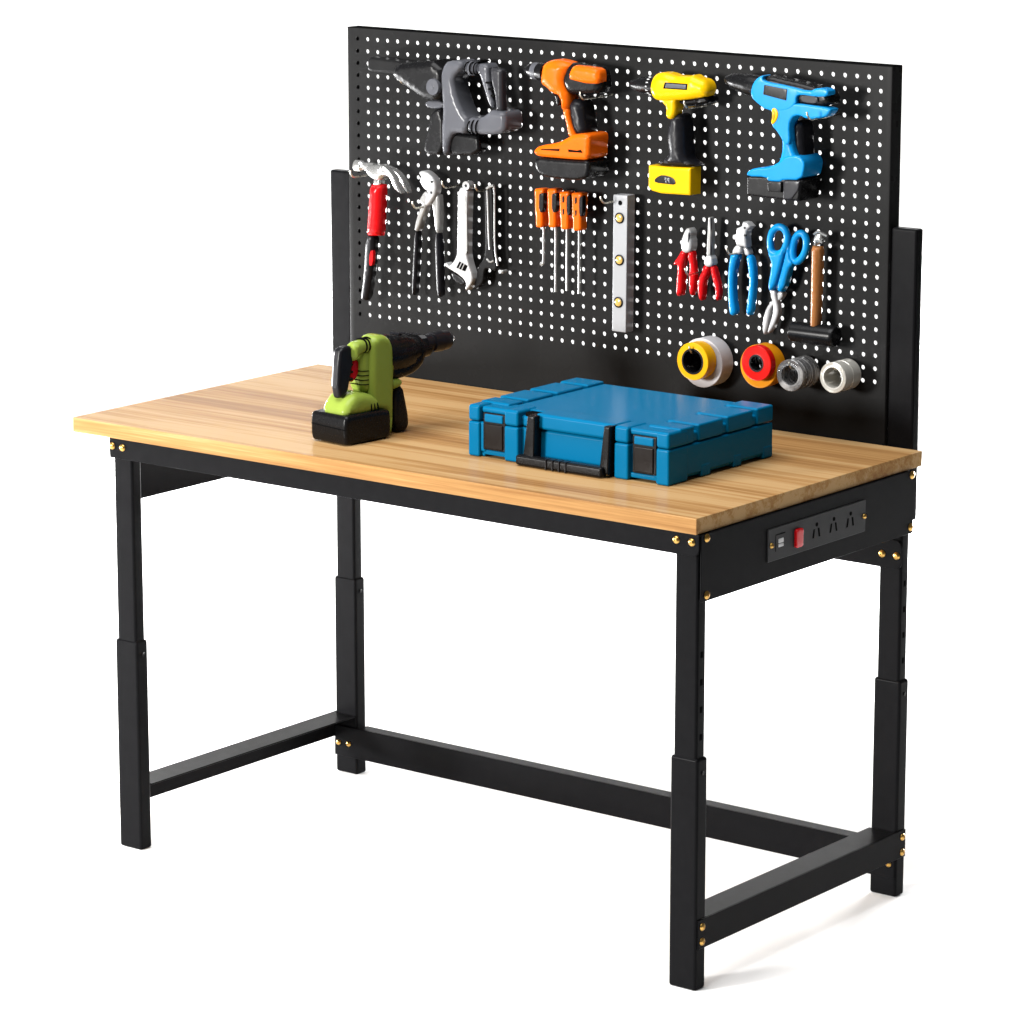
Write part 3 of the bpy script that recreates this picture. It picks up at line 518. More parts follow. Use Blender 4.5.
# ------------------------------------------------------------------ the pegboard: a folded steel pan with 49 x 24 real holes
def pegboard():
    PX, PZ, HX, HZ, NC, NR = .02122, .02004, -.5090, 1.2484, 49, 24
    xl, xr, zt, zb = -.5309, .5298, 1.2667, .640
    T, HR = .0018, .00355
    bm = bmesh.new(); N = 16
    gx0, gx1 = HX - PX / 2, HX + (NC - .5) * PX
    gz1, gz0 = HZ + PZ / 2, HZ - (NR - .5) * PZ
    yf, ybk = YB, YB + T
    cs = [(math.cos(2 * PI * k / N), math.sin(2 * PI * k / N)) for k in range(N)]
    sq = [(c / max(abs(c), abs(s)), s / max(abs(c), abs(s))) for c, s in cs]
    for j in range(NR):
        for i in range(NC):
            cx, cz = HX + i * PX, HZ - j * PZ
            o = [bm.verts.new((cx + a * PX / 2, yf, cz + b * PZ / 2)) for a, b in sq]
            h = [bm.verts.new((cx + a * HR, yf, cz + b * HR)) for a, b in cs]
            g = [bm.verts.new((cx + a * HR, ybk, cz + b * HR)) for a, b in cs]
            q = [bm.verts.new((cx + a * PX / 2, ybk, cz + b * PZ / 2)) for a, b in sq]
            for k in range(N):
                k2 = (k + 1) % N
                bm.faces.new((o[k], o[k2], h[k2], h[k])); bm.faces.new((h[k], h[k2], g[k2], g[k])); bm.faces.new((g[k], g[k2], q[k2], q[k]))
    def rect(x0, x1, z0, z1):
        for y, rev in ((yf, 0), (ybk, 1)):
            v = [bm.verts.new(p) for p in ((x0, y, z0), (x1, y, z0), (x1, y, z1), (x0, y, z1))]
            bm.faces.new(v[::-1] if rev else v)
    e = .0015
    rect(xl + e, gx0, zb, zt - e); rect(gx1, xr - e, zb, zt - e); rect(gx0, gx1, gz1, zt - e); rect(gx0, gx1, zb, gz0)
    D = .0275
    def ext(prof, a, b):
        rings = [[bm.verts.new(q) for q in a(prof)], [bm.verts.new(q) for q in b(prof)]]
        for k in range(len(prof) - 1): bm.faces.new((rings[0][k], rings[0][k + 1], rings[1][k + 1], rings[1][k]))
    # folded flanges with return lips (profile: u outwards, v backwards)
    arc = [(e * math.sin(t * PI / 8) - e, e - e * math.cos(t * PI / 8)) for t in range(5)]
    prof = arc + [(0, D), (-.018, D), (-.018, D - .001), (-.0012, D - .001), (-.0012, T + .001)]
    ext(prof, lambda P: [(xl - u, yf + v, zb) for u, v in P], lambda P: [(xl - u, yf + v, zt - e) for u, v in P])
    ext(prof, lambda P: [(xr + u, yf + v, zb) for u, v in P], lambda P: [(xr + u, yf + v, zt - e) for u, v in P])
    ext(prof[:-4] + [(-.008, D)], lambda P: [(xl + e * .2, yf + v, zt + u) for u, v in P], lambda P: [(xr - e * .2, yf + v, zt + u) for u, v in P])
    bmesh.ops.remove_doubles(bm, verts=list(bm.verts), dist=.00001)
    bmesh.ops.recalc_face_normals(bm, faces=list(bm.faces))
    bmesh.ops.translate(bm, verts=list(bm.verts), vec=(0, -.3, 0))
    me = bpy.data.meshes.new('pegboard'); bm.to_mesh(me); bm.free()
    me.polygons.foreach_set('use_smooth', [True] * len(me.polygons)); me.set_sharp_from_angle(angle=math.radians(30))
    me.materials.append(M['board']); me.materials.append(M['void'])
    for p in me.polygons:
        if p.normal.z > .5 and p.center.z > 1.26: p.material_index = 1      # top flange: darker sheenless black, painted so its bright edge reflection goes dark
    o = bpy.data.objects.new('pegboard', me); col.objects.link(o); o.parent = bench
    return o
pegboard()
m = MB(world); m.lathe((-.531, .612, 1.243), (-1, .612, 1.243), [(0, .006), (.003, .006), (.004, .004)], 14); m.build('pegboard_stud', 'dim', bench)

# ------------------------------------------------------------------ hooks
HOOKS = [('claw hammer', 'zinc hook whose tip curls up beside the claw hammer head'),
         ('pliers', 'zinc hook crossing the slip-joint pliers below their jaw'),
         ('wrench', 'zinc hook passing through the ring of the bright adjustable wrench'),
         ('dark wrench', 'zinc hook at the top of the dark slim wrench'),
         ('level', 'zinc hook passing through the top hole of the aluminium level'),
         ('orange', 'zinc hook sticking out under the motor of the orange drill'),
         ('yellow', 'zinc hook sticking out under the motor of the yellow drill'),
         ('blue', 'zinc hook sticking out under the motor of the bright blue drill on the board'),
         ('saw', 'zinc hook under the black nose of the dark grey saw'),
         ('red pliers', 'zinc hook between the two red-handled pliers'),
         ('cutters', 'zinc hook at the shoulder of the blue-handled end cutters'),
         ('red pliers edge', 'zinc hook end at the outer side of the left red pliers')]
def hook(x, z, L, label):
    t = MB(board)
    t.tube([(x, z + .001, -.002), (x, z, .004), (x, z - .001, L - .008), (x, z, L), (x - .001, z + .006, L + .004), (x - .002, z + .011, L + .004)], .0016, 8, sm=2)
    o = t.build('pegboard_hook', 'wire', None, off=(x, YB, z))
    o.location = (x, YB, z)
    return tag(o, label, 'hook', 'wire hooks in the pegboard')
for i, (n, l) in enumerate(HOOKS):
    if i == 11: continue
    (x, z), (L, _) = S['hook%d' % i]
    hook(x, z, L, l)

# ------------------------------------------------------------------ power tools on the board
# dark grey saw
t = hang('cordless_saw', 'dark grey cordless saw with looped handle and black nose, hanging top left', 'power saw', 'saw_column')
m = MB(); m.slab(S['saw_column'], .012, .055, .008, .004, 1)
m.slab(S['saw_boss'], .015, .040, .003, .002, 1)
body = m.build('body', 'grey', t)
m = MB(); m.slab(S['saw_top_arm'], .014, .052, .010, .006, 1); m.slab(S['saw_trigger_arm'], .015, .046, .006, .004, 1); m.build('upper_handle', 'grey', t)
m = MB(); m.slab(S['saw_rear_bar'], .036, .052, .006, .004, 0); m.build('grip', 'grey2', t)
m = MB(); m.slab(S['saw_arm'], .014, .062, .008, .004, 1); m.build('lower_handle', 'grey', t)
m = MB(); m.slab(S['saw_gearbox'], .006, .054, .012, .004, 1); gb = m.build('gearbox', 'dark', t)
m = MB(); x, z = S['saw_disc'][0]; m.lathe((x, z, .05), (x, z, 1), [(0, .0138), (.006, .0138), (.008, .0125), (.0082, .004), (.009, .003)], 28); m.build('cover_disc', 'grey', gb)
m = MB(); m.slab(S['saw_nose'], .012, .032, .004, .003, 0); m.build('nose_shoe', 'dim', t)
m = MB(); m.slab(S['saw_battery_a'], .006, .046, .006, .004, 1); m.slab(S['saw_battery_b'], .020, .046, .006, .004, 1); m.build('battery', 'dark', t)
for nm, k0, k1, d0, d1 in (('saw_rings_low', 0, 3, .012, .0632), ('saw_rings_top', 0, 3, .016, .0532)):
    m = MB()
    for k in range(3):
        (ax, az), (bx, bz) = S[nm][2 * k], S[nm][2 * k + 1]
        m.tube([(ax, az, d0), (ax + .0003, az - .001, d1 - .004), (ax + (bx - ax) * .15 - .001, az + (bz - az) * .15, d1), (ax + (bx - ax) * .5 - .0025, (az + bz) / 2, d1 + .001), (bx - .001, az + (bz - az) * .85, d1), (bx, bz, d1 - .004), (bx, bz - .0005, d0)], .0012, 8, sm=1)
    m.build('grip_ring', 'void', t)
m = MB()
for k in range(3):
    (ax, az), (bx, bz) = S['saw_slots'][2 * k], S['saw_slots'][2 * k + 1]
    m.box(ax, bx, (az + bz) / 2 - .0017, (az + bz) / 2 + .0017, .040, .0468, .0008)
m.build('trigger_slots', 'void', t)

# orange drill
def chuck(root, key, rad, d, prof, matn='dark', name='chuck'):
    (ax, az), (bx, bz) = S[key][0], S[key][1]
    m = MB(); m.lathe((ax, az, d), (bx, bz, d - .004), [(t_, r_) for t_, r_ in prof], 26)
    return m.build(name, matn, root)
t = hang('cordless_drill', 'orange and black cordless drill hanging beside the dark grey saw', 'drill', 'or_battery', 'drills on the board')
m = MB(); m.slab(S['or_body'], .022, .062, .015, .010, 1, 6); body = m.build('body', 'orange', t)
m = MB(); m.slab(S['or_motor'], .024, .058, .014, .008, 1, 6); mot = m.build('motor_housing', 'dark', t)
m = MB(); m.slab(S['or_cap'], .044, .064, .009, .002, 1, 6); m.build('motor_cover', 'orange', mot)
m = MB(); m.slab(S['or_grip'], .016, .058, .006, .004, 1); m.build('handle', 'orange', t)
m = MB(); m.slab(S['or_rubber'], .014, .054, .012, .006, 1, 6); m.build('rubber_grip', 'rubber', t)
m = MB(); m.slab(S['or_base'], .014, .068, .007, .004, 1, 6); base = m.build('base', 'orange', t)
m = MB(); m.slab(S['or_slot_a'], .060, .0688, .0005, .0005, 0, 2); m.slab(S['or_slot_b'], .060, .0688, .0005, .0005, 0, 2); m.build('base_slots', 'void', base)
m = MB(); m.slab(S['or_battery'], .010, .067, .006, .004, 1, 6); m.build('battery', 'dark', t)
m = MB(); m.slab(S['or_trigger'], .028, .050, .005, .004, 1); m.build('trigger', 'dark', t)
ch = chuck(t, 'or_chuck', .013, .040, [(-.006, .0150), (.006, .0148), (.012, .0128), (.024, .0122), (.032, .0088), (.038, .0060), (.039, .0015)])
(ax, az), (bx, bz) = S['or_chuck'][0], S['or_chuck'][1]
m = MB(); m.lathe((ax - .008, az + .0006, .040), (bx, bz, .036), [(0, .0135), (.001, .0138), (.010, .0135), (.011, .0126)], 26); m.build('chuck_ring', 'grey', ch)

# yellow drill
t = hang('cordless_drill', 'yellow cordless drill with black grip and yellow battery', 'drill', 'ye_battery', 'drills on the board')
m = MB(); m.slab(S['ye_body'], .030, .058, .013, .002, 1, 6); m.slab(S['ye_neck'], .026, .052, .006, .004, 1)
body = m.build('body', 'yellow', t)
m = MB(); m.slab(S['ye_label'], .050, .0586, .0005, .0005, 0, 2); lb = m.build('label_plate', 'void', body)
m = MB(); m.slab(S['ye_label_in'], .050, .0590, .0005, .0005, 0, 2); m.build('label_face', 'grey', lb)
m = MB(); m.slab(S['ye_motor'], .010, .046, .010, .006, 1, 5); m.build('motor_housing', 'dark', t)
m = MB(); m.slab(S['ye_grip'], .012, .050, .014, .006, 2, 6); m.build('rubber_grip', 'rubber', t)
m = MB(); m.slab(S['ye_battery'], .020, .048, .003, .002, 0, 4); bt = m.build('battery', 'yellow', t)
m = MB(); m.slab(S['ye_window'], .040, .0488, .0005, .0005, 1, 2); wn = m.build('release_button', 'dark', bt)
m = MB()
x0 = sum(p[0] for p in S['ye_window']) / 8; z0 = sum(p[1] for p in S['ye_window']) / 8
for dx in (.002, .0075): m.slab([(x0 + dx, z0 - .004), (x0 + dx + .003, z0 - .004), (x0 + dx + .001, z0 + .004), (x0 + dx - .002, z0 + .004)], .047, .0494, .0004, 0, 0, 1)
m.build('button_marks', 'grey', wn)
ch = chuck(t, 'ye_chuck', .013, .038, [(-.008, .0140), (.008, .0138), (.010, .0132), (.026, .0125), (.040, .0085), (.047, .0055), (.048, .002)])
m = MB()
(ax, az), (bx, bz) = S['ye_chuck'][0], S['ye_chuck'][1]
for k in range(7):
    a = -1.2 + k * .4
    m.box(ax - .0075, ax - .0030, az + math.sin(a) * .0142 - .0014, az + math.sin(a) * .0142 + .0014, .036 + math.cos(a) * .0142 - .001, .036 + math.cos(a) * .0142 + .0012, .0005)
m.build('torque_marks', 'pale', ch)

# blue drill
t = hang('cordless_drill', 'bright blue cordless drill with black battery, hanging top right', 'drill', 'bl_battery', 'drills on the board')
m = MB(); m.slab(S['bl_top'], .044, .064, .0028, .002, 1, 5); m.slab(S['bl_lower'], .042, .0636, .0028, .002, 1, 5); m.slab(S['bl_handle'], .022, .060, .006, .004, 1, 5)
m.slab(S['bl_base'], .012, .063, .0025, .003, 1, 4)
body = m.build('body', 'blue', t)
m = MB(); m.slab(S['bl_motor'], .022, .058, .008, .006, 1, 5); mot = m.build('motor_housing', 'dark', t)
m = MB(); m.slab(S['bl_vent'], .050, .0606, .001, .001, 1, 2); m.build('vent_plate', 'grey2', mot)
m = MB(); m.slab(S['bl_label'], .058, .0648, .0005, .0005, 0, 2); m.build('label_plate', 'dark', body)
m = MB(); m.slab(S['bl_rubber'], .014, .052, .012, .006, 1, 6); m.build('rubber_grip', 'rubber', t)
m = MB(); m.slab(S['bl_battery'], .008, .062, .003, .003, 0, 3); bt = m.build('battery', 'dark', t)
m = MB(); m.slab(S['bl_clip'], .055, .0665, .001, .001, 0, 3); m.build('battery_clip', 'dark', bt)
m = MB(); m.slab(S['bl_facet'], .055, .0640, .0015, .001, 0, 3); m.build('battery_facet', 'grey2', bt)
m = MB(); m.slab(S['bl_trigger'], .026, .0650, .002, .002, 1); tr = m.build('trigger', 'yellow', t)
m = MB(); m.slab(S['bl_trigger_in'], .040, .0656, .0006, .0006, 1, 2); m.build('trigger_pad', 'torange', tr)
chuck(t, 'bl_chuck', .015, .040, [(-.008, .0172), (.010, .0170), (.020, .0160), (.024, .0150), (.036, .0140), (.048, .0120), (.060, .0068), (.063, .004), (.0635, .001)])

# ------------------------------------------------------------------ hand tools
# claw hammer
t = hang('claw_hammer', 'claw hammer with bright steel head and red and black handle', 'hammer', 'ha_handle')
(ax, az), (bx, bz) = S['ha_face'][0], S['ha_face'][1]
m = MB(); m.lathe((ax, az, .034), (bx, bz, .034), [(0, .0085), (.001, .0098), (.011, .0098), (.014, .0085), (.019, .0062), (.030, .0066), (.040, .007)], 26)
m.slab(S['ha_cheek'], .020, .048, .010, .006, 1, 5)
m.slab(S['ha_claw'], .036, .050, .004, .003, 1, 4)
m.slab(S['ha_claw_b'], .012, .026, .004, .003, 1, 4)
m.slab(S['ha_neck'], .028, .042, .004, .003, 0)
m.build('head', 'chrome', t)
m = MB(); m.slab(S['ha_grip'], .020, .048, .012, .010, 0, 6); m.build('grip', 'red', t)
m = MB(); m.slab(S['ha_handle'], .020, .041, .008, .006, 1, 5); hd = m.build('handle', 'rubber', t)
m = MB(); m.slab(S['ha_stripe'], .035, .0416, .0008, .0005, 1, 2); m.build('stripe', 'red', hd)

# slip-joint pliers
t = hang('slip_joint_pliers', 'large steel slip-joint pliers with long black grips, right of the claw hammer', 'pliers', 'sp_grip_b')
m = MB(); m.slab(S['sp_jaw'], .018, .034, .004, .003, 1); m.build('jaw', 'pale', t)
m = MB(); m.slab(S['sp_arm'], .016, .030, .004, .003, 1); m.build('arm', 'steel', t)
m = MB(); m.slab(S['sp_arm_b'], .014, .027, .004, .003, 1); m.build('arm', 'steel', t)
m = MB(); m.slab(S['sp_grip'], .014, .030, .005, .004, 1); m.build('grip', 'rubber', t)
m = MB(); m.slab(S['sp_grip_b'], .012, .029, .005, .004, 1); m.build('grip', 'rubber', t)
m = MB()
for k in (0, 2):
    x, z = S['sp_rivet'][k]; m.lathe((x, z, .032), (x, z, 1), [(0, .0022), (.0025, .0022), (.003, .0015)], 14)
m.build('rivet', 'grey2', t)

# adjustable wrench
t = hang('adjustable_wrench', 'bright steel adjustable wrench hanging jaw down from its ring', 'wrench', 'wr_body')
m = MB(); m.slab(S['wr_body'], .014, .030, .003, .003, 1)
(ax, az), (bx, bz), (cx, cz) = S['wr_head']
R0 = .0072
m.lathe((cx, cz + .001, .015), (cx, cz + .001, 1), [(0, .0028), (0, R0), (.0135, R0), (.0135, .0028)], 26, caps=False)
body = m.build('body', 'pale', t)
m = MB(); m.slab(S['wr_groove'], .026, .0302, .0002, .0002, 0, 1); m.build('groove', 'steel', body)
m = MB(); m.slab(S['wr_jaw'], .014, .024, .003, .002, 1); m.build('lower_jaw', 'dark', t)
m = MB(); m.slab(S['wr_knurl'], .026, .0308, .0008, .0005, 0, 2); kn = m.build('knurl', 'void', t)
(a0, b0), (a1, b1), (a2, b2), (a3, b3) = S['wr_knurl']
m = MB()
for k in (.3, .62):
    m.tube([(a0 + (a1 - a0) * k, b0 + (b1 - b0) * k, .0308), (a3 + (a2 - a3) * k, b3 + (b2 - b3) * k, .0308)], .0009, 6)
m.build('knurl_ridges', 'pale', kn)

# dark wrench
t = hang('slim_wrench', 'dark slim wrench with two bright edge bars, between bright wrench and screwdrivers', 'wrench', 'dw_body')
m = MB(); m.slab(S['dw_body'], .012, .023, .003, .003, 1); m.build('body', 'dim', t)
for k in ('dw_rod_a', 'dw_rod_b'):
    m = MB(); m.tube([(x, z, .0235) for x, z in S[k]], .0017, 10, sm=1); m.build('edge_bar', 'steel', t)
m = MB(); m.tube([(x, z, .024) for x, z in S['dw_cap']], .0024, 10, sm=1); m.build('top_cap', 'steel', t)
m = MB(); m.tube([(x, z, .0235) for x, z in S['dw_jawedge']], .0015, 8, sm=1); m.build('jaw_edge', 'steel', t)
m = MB(); x, z = S['dw_tipball'][0]; m.lathe((x, z, .012), (x, z, 1), [(0, .0024), (.012, .003), (.014, .0015)], 14)
m.build('end_fitting', 'steel', t)

# screwdrivers
SDL = ['orange and black hook pick, short with a bent tip, leftmost of the orange handles',
       'orange and black screwdriver directly right of the bent-tip pick',
       'orange and black screwdriver third in the row, between two other straight ones',
       'orange and black screwdriver nearest the aluminium level']
for i in range(4):
    t = hang('hook_pick' if i == 0 else 'screwdriver', SDL[i], 'pick' if i == 0 else 'screwdriver', 'sd%d_shaft' % i, 'orange-handled drivers in a row')
    m = MB(); m.slab(S['sd%d_handle' % i], .018, .038, .0045, .0045, 1, 5); hd = m.build('handle', 'orange', t)
    for k in 'abc':
        key = 'sd%d_inset_%s' % (i, k)
        if key in S:
            m = MB(); m.slab(S[key], .030, .0388, .0010, .0005, 1, 2); m.build('grip_inset', 'dark', hd)
    m = MB(); m.tube([(x, z, .028) for x, z in S['sd%d_shaft' % i]], .0022, 12, sm=1 if i == 0 else 0); m.build('shaft', 'steel', t)
    hp = S['sd%d_handle' % i]; xc = sum(p[0] for p in hp) / len(hp); zc = sum(p[1] for p in hp) / len(hp)
    m = MB(); m.tube([(xc, zc, -.001), (xc, zc, .020)], .0018, 8); m.build('hanging_peg', 'dim', t)
# level
t = hang('spirit_level', 'grey aluminium spirit level with three round amber vials', 'spirit level', 'lv_bar')
m = MB(); m.slab(S['lv_bar'], .010, .030, .0012, .0012, 0, 3); bar = m.build('body', 'alu', t)
for x, z in S['lv_vials'][:3]:
    m = MB(); m.lathe((x, z, .028), (x, z, 1), [(0, .0088), (.0030, .0088), (.0036, .0080), (.0036, .0066), (.002, .0066)], 26, caps=True); ring = m.build('vial_ring', 'dark', t)
    m = MB(); m.lathe((x, z, .028), (x, z, 1), [(0, .0064), (.0032, .0064), (.0040, .0050), (.0043, .002)], 24); m.build('vial', 'vial', ring)
x, z = S['lv_vials'][3]
m = MB(); m.lathe((x, z, .0295), (x, z, 1), [(0, .0038), (.0009, .0038)], 20); m.build('hanging_hole', 'void', bar)

# red combination pliers and needle-nose pliers
t = hang('combination_pliers', 'red-handled pliers with blunt bright jaws, left of the needle-nose pair', 'pliers', 'rp_grip_a', 'red-handled pliers')
m = MB(); m.slab(S['rp_jaw'], .014, .032, .004, .003, 1); jw = m.build('jaw', 'pale', t)
m = MB(); m.slab(S['rp_jaw_gap'], .028, .0326, .0003, 0, 1, 1); m.build('jaw_gap', 'grey2', jw)
for k, dd in (('rp_grip_a', .031), ('rp_grip_b', .028)):
    m = MB(); m.slab(S[k], .014, dd, .005, .004, 1, 5); m.build('grip', 'red', t)
t = hang('needle_nose_pliers', 'red-handled needle-nose pliers with long thin grey jaws', 'pliers', 'np_grip_a', 'red-handled pliers')
m = MB(); m.slab(S['np_needle'], .015, .026, .0018, .001, 0, 3); jw = m.build('jaw', 'steel', t)
m = MB(); m.slab(S['np_gap'], .024, .0264, .0002, 0, 0, 1); m.build('jaw_gap', 'grey2', jw)
m = MB(); m.slab(S['np_joint'], .013, .028, .003, .002, 1); m.build('joint', 'pale', t)
for k, dd in (('np_grip_a', .028), ('np_grip_b', .026)):
    m = MB(); m.slab(S[k], .012, dd, .005, .004, 1, 5); m.build('grip', 'red', t)

# blue end cutters
t = hang('end_cutters', 'blue-handled cutting pliers with a jagged bright steel head', 'pliers', 'ec_grip_b')
m = MB(); m.slab(S['ec_head'], .014, .030, .003, .002, 0); m.slab(S['ec_neck_a'], .013, .027, .003, .002, 1); m.slab(S['ec_neck_b'], .012, .024, .003, .002, 1); hd = m.build('head', 'pale', t)
m = MB()
for x, z in (S['ec_marks'][0], S['ec_marks'][2]): m.lathe((x, z, .028), (x, z, 1), [(0, .0018), (.0028, .0018)], 12)
m.build('rivet', 'grey2', hd)
for k, dd in (('ec_grip_a', .030), ('ec_grip_b', .028)):
    m = MB(); m.slab(S[k], .013, dd, .006, .004, 1, 5); m.build('grip', 'blue', t)

# tin snips
t = hang('tin_snips', 'blue-handled snips with two finger loops, hanging blades down', 'snips', 'ts_blade_b')
for lp, hd, bl, d0, d1 in (('ts_loop_a', 'ts_handle_a', 'ts_blade_a', .014, .031), ('ts_loop_b', 'ts_handle_b', 'ts_blade_b', .010, .028)):
    m = MB(); m.tube([(x, z, (d0 + d1) / 2 + .002) for x, z in S[lp]], .0056, 12, closed=True, sm=2)
    m.slab(S[hd], d0, d1, .005, .004, 1, 5); m.build('handle', 'blue', t)
    m = MB(); m.slab(S[bl], d0 - .002, d0 + .009, .0025, .002, 1, 4); m.build('blade', 'pale', t)

# mallet
t = hang('mallet', 'wooden-handled mallet with a black cylindrical head, hanging head down', 'mallet', 'ma_head')
(ax, az), (bx, bz) = S['ma_head'][0], S['ma_head'][1]
m = MB(); m.slab(S['ma_handle'], .012, .034, .009, .009, 0, 6); m.build('handle', 'handle', t)
m = MB(); zc = (az + bz) / 2
m.lathe((ax, zc, .023), (bx, zc, .023), [(0, .0120), (.002, .0150), (.004, .0160), (.074, .0166), (.079, .0160), (.081, .0145)], 32); m.build('head', 'dark', t)
m = MB(); m.slab(S['ma_ferrule'], .016, .030, .004, .003, 1); m.tube([(x, z, .030) for x, z in S['ma_wire_a']], .0018, 8, sm=1); m.tube([(x, z, .031) for x, z in S['ma_wire_b']], .0018, 8, sm=1); m.build('ferrule', 'chrome', t)

# ------------------------------------------------------------------ rolls of tape, each hung on its own peg
def roll(name, label, cx, cz, d0, d1, R, r, tape, group='rolls of tape on the board', core=None, grooves=0):
    t = thing(name, label, 'tape', (cx, YB, round(cz - R, 4)), group)
    m = MB()
    prof = [(0, r), (0, R - .0008), (.0008, R)]
    for k in range(grooves):
        a = (d1 - d0) * (k + 1) / (grooves + 1)
        prof += [(a - .0012, R), (a - .0006, R - .0007), (a + .0006, R - .0007), (a + .0012, R)]
    L_ = d1 - d0
    prof += [(L_ - .0008, R), (L_, R - .0008)]
    n = 10
    for k in range(1, n + 1):
        q = R - .0008 + (r + .0022 - R + .0008) * k / n
        prof += [(L_ - .0002 * (k % 2), q)]
    prof += [(L_, r + .0020)]
    m.lathe((cx, cz, d0), (cx, cz, 1), prof + [(L_, r + .0018), (.0002, r + .0018)], 56, caps=False)
    m.build('tape', tape, t)
    m = MB(); m.lathe((cx, cz, d0), (cx, cz, 1), [(-.0004, r - .0010), (-.0004, r + .0016), (L_ + .0004, r + .0016), (L_ + .0004, r - .0010)], 48, caps=False); m.build('core', core or tape, t)
    return t
W = [S[k][0] for k in ('tp_white', 'tp_yellow', 'tp_orange', 'tp_red', 'tp_clear', 'tp_silver')]
roll('tape_roll', 'largest roll of tape, white, hung behind a yellow roll', W[0][0], W[0][1], .003, .034, .0388, .0200, 'white', core='dark')
roll('tape_roll', 'yellow roll of tape in front of the large white roll', W[1][0], W[1][1], .0345, .058, .0296, .0188, 'tyellow', core='dark')
roll('tape_roll', 'amber roll of tape behind a smaller red roll', W[2][0], W[2][1], .008, .034, .0338, .0170, 'torange', core='dark')
roll('tape_roll', 'red roll of tape in front of the amber roll', W[3][0], W[3][1], .0345, .048, .0275, .0120, 'tred', core='dark')
roll('tape_roll', 'smoky clear roll of tape between the red and the silver rolls', W[4][0], W[4][1], .006, .052, .0245, .0165, 'clear', core='clear')
roll('tape_roll', 'small silver roll of tape, rightmost on the board', W[5][0], W[5][1], .006, .050, .0235, .0170, 'silver', grooves=1)
for i, (cx, cz) in enumerate(((W[1][0], W[1][1] + .0135), (W[2][0] + .002, W[2][1] + .004), (W[4][0], W[4][1] + .010), (W[5][0], W[5][1] + .012))):
    L_ = (.060, .030, .048, .044)[i]
    hook(round(cx, 4), round(cz, 4), L_, ['zinc hook inside the yellow tape roll', 'zinc hook inside the red tape roll', 'zinc hook inside the smoky clear tape roll', 'zinc hook inside the silver tape roll'][i])

# ------------------------------------------------------------------ lime green drill standing on the table (local frame: x right, y forward, z up)
gd = thing('hammer_drill', 'lime green and black cordless hammer drill standing on the oak top', 'drill', (-.146, .09, H), None, -.1047)
def side(a, b, c): return (c, a, b)
def gb_(m, name, material, parent=gd): return m.build(name, material, parent, off=(0, 0, 0))
m = MB(side)
m.slab([(.1118, .0008), (.1000, .0008), (.1016, .0380), (.0740, .0440), (.0660, .0600), (.0640, .0900), (.0655, .1250), (.0660, .1560), (.0900, .1600), (.1050, .1535), (.1130, .1390), (.1170, .1180), (.1135, .0870)], -.008, .030, .010, .010, 1, 6)
body = gb_(m, 'body', 'green')
m = MB(side); m.slab([(.0500, .0720), (.0520, .1360), (.0600, .1400), (.0760, .1380), (.0760, .0720)], -.012, .022, .010, .010, 1, 6); gb_(m, 'rear_housing', 'green')
m = MB(side); m.slab(S['gd_top_arm'], .000, .024, .009, .009, 1, 6); gb_(m, 'upper_arm', 'green')
m = MB(side)
m.slab([(.004, .040), (.006, .056), (.020, .0720), (.034, .0765), (.060, .0735), (.080, .060), (.084, .040)], -.024, .035, .013, .013, 1, 6); gb_(m, 'lower_housing', 'green')
m = MB(side); m.slab([(-.003, .004), (.004, .0008), (.086, .0008), (.094, .004), (.0945, .040), (.088, .0460), (.004, .0470), (-.003, .0430)], -.038, .041, .006, .006, 1, 5); bt = gb_(m, 'battery', 'dark')
m = MB(side); m.tube([(-.0032, .0255, .0375), (-.0036, .0255, .030), (-.0036, .0275, -.034)], .0007, 6); gb_(m, 'battery_seam', 'void', bt)
m = MB(side); m.slab([(.0040, .0700), (.0095, .1400), (.0180, .1475), (.0360, .1480), (.0430, .1400), (.0370, .1143), (.0260, .0700)], -.001, .016, .005, .005, 1, 6); gb_(m, 'rear_grip', 'rubber')
m = MB(side); m.slab([(.036, .088), (.052, .098), (.056, .118), (.048, .126), (.038, .124), (.034, .104)], .001, .013, .004, .004, 1, 4); tr = gb_(m, 'trigger', 'red')
m = MB(side)
for z in (.096, .107, .118): m.slab([(.031, z - .0035), (.041, z - .0025), (.042, z + .002), (.032, z + .003)], .000, .015, .004, .004, 1, 3)
gb_(m, 'finger_ridges', 'dark', tr)
m = MB(side); m.slab([(.118, -.0+.0008), (.150, .0010), (.1515, .020), (.146, .045), (.138, .0750), (.118, .0780)], -.024, .024, .008, .008, 1, 5); gb_(m, 'front_foot', 'dark')
m = MB(side); m.slab([(.112, .070), (.134, .0730), (.136, .0845), (.112, .0870)], -.024, .026, .006, .006, 1, 4); gb_(m, 'collar', 'green')
m = MB(side); m.lathe((.108, .122, .003), (1, .1245, .003), [(0, .0290), (.012, .0300), (.034, .0300), (.054, .0270), (.055, .0235), (.070, .0215), (.071, .0235), (.076, .0230), (.077, .0150), (.100, .0140)], 36); m.slab([(.110, .084), (.140, .084), (.170, .090), (.190, .106), (.185, .135), (.150, .150), (.112, .150)], -.022, .024, .010, .010, 1, 5); gbx = gb_(m, 'gearbox', 'dark')
m = MB(side)
for k in range(3): m.slab([(.138 + k * .022, .1500 - k * .002), (.146 + k * .022, .1495 - k * .002), (.148 + k * .022, .1530 - k * .0035), (.140 + k * .022, .1540 - k * .0035)], -.008, .012, .002, .002, 0, 3)
gb_(m, 'cooling_fins', 'rubber', gbx)
m = MB(side); m.lathe((.200, .1285, .003), (1, .1300, .003), [(0, .0140), (.012, .0140), (.013, .0125), (.017, .0125), (.018, .0155), (.038, .0162), (.039, .0150), (.051, .0150), (.057, .0120), (.060, .0090)], 30); ck = gb_(m, 'chuck', 'rubber')
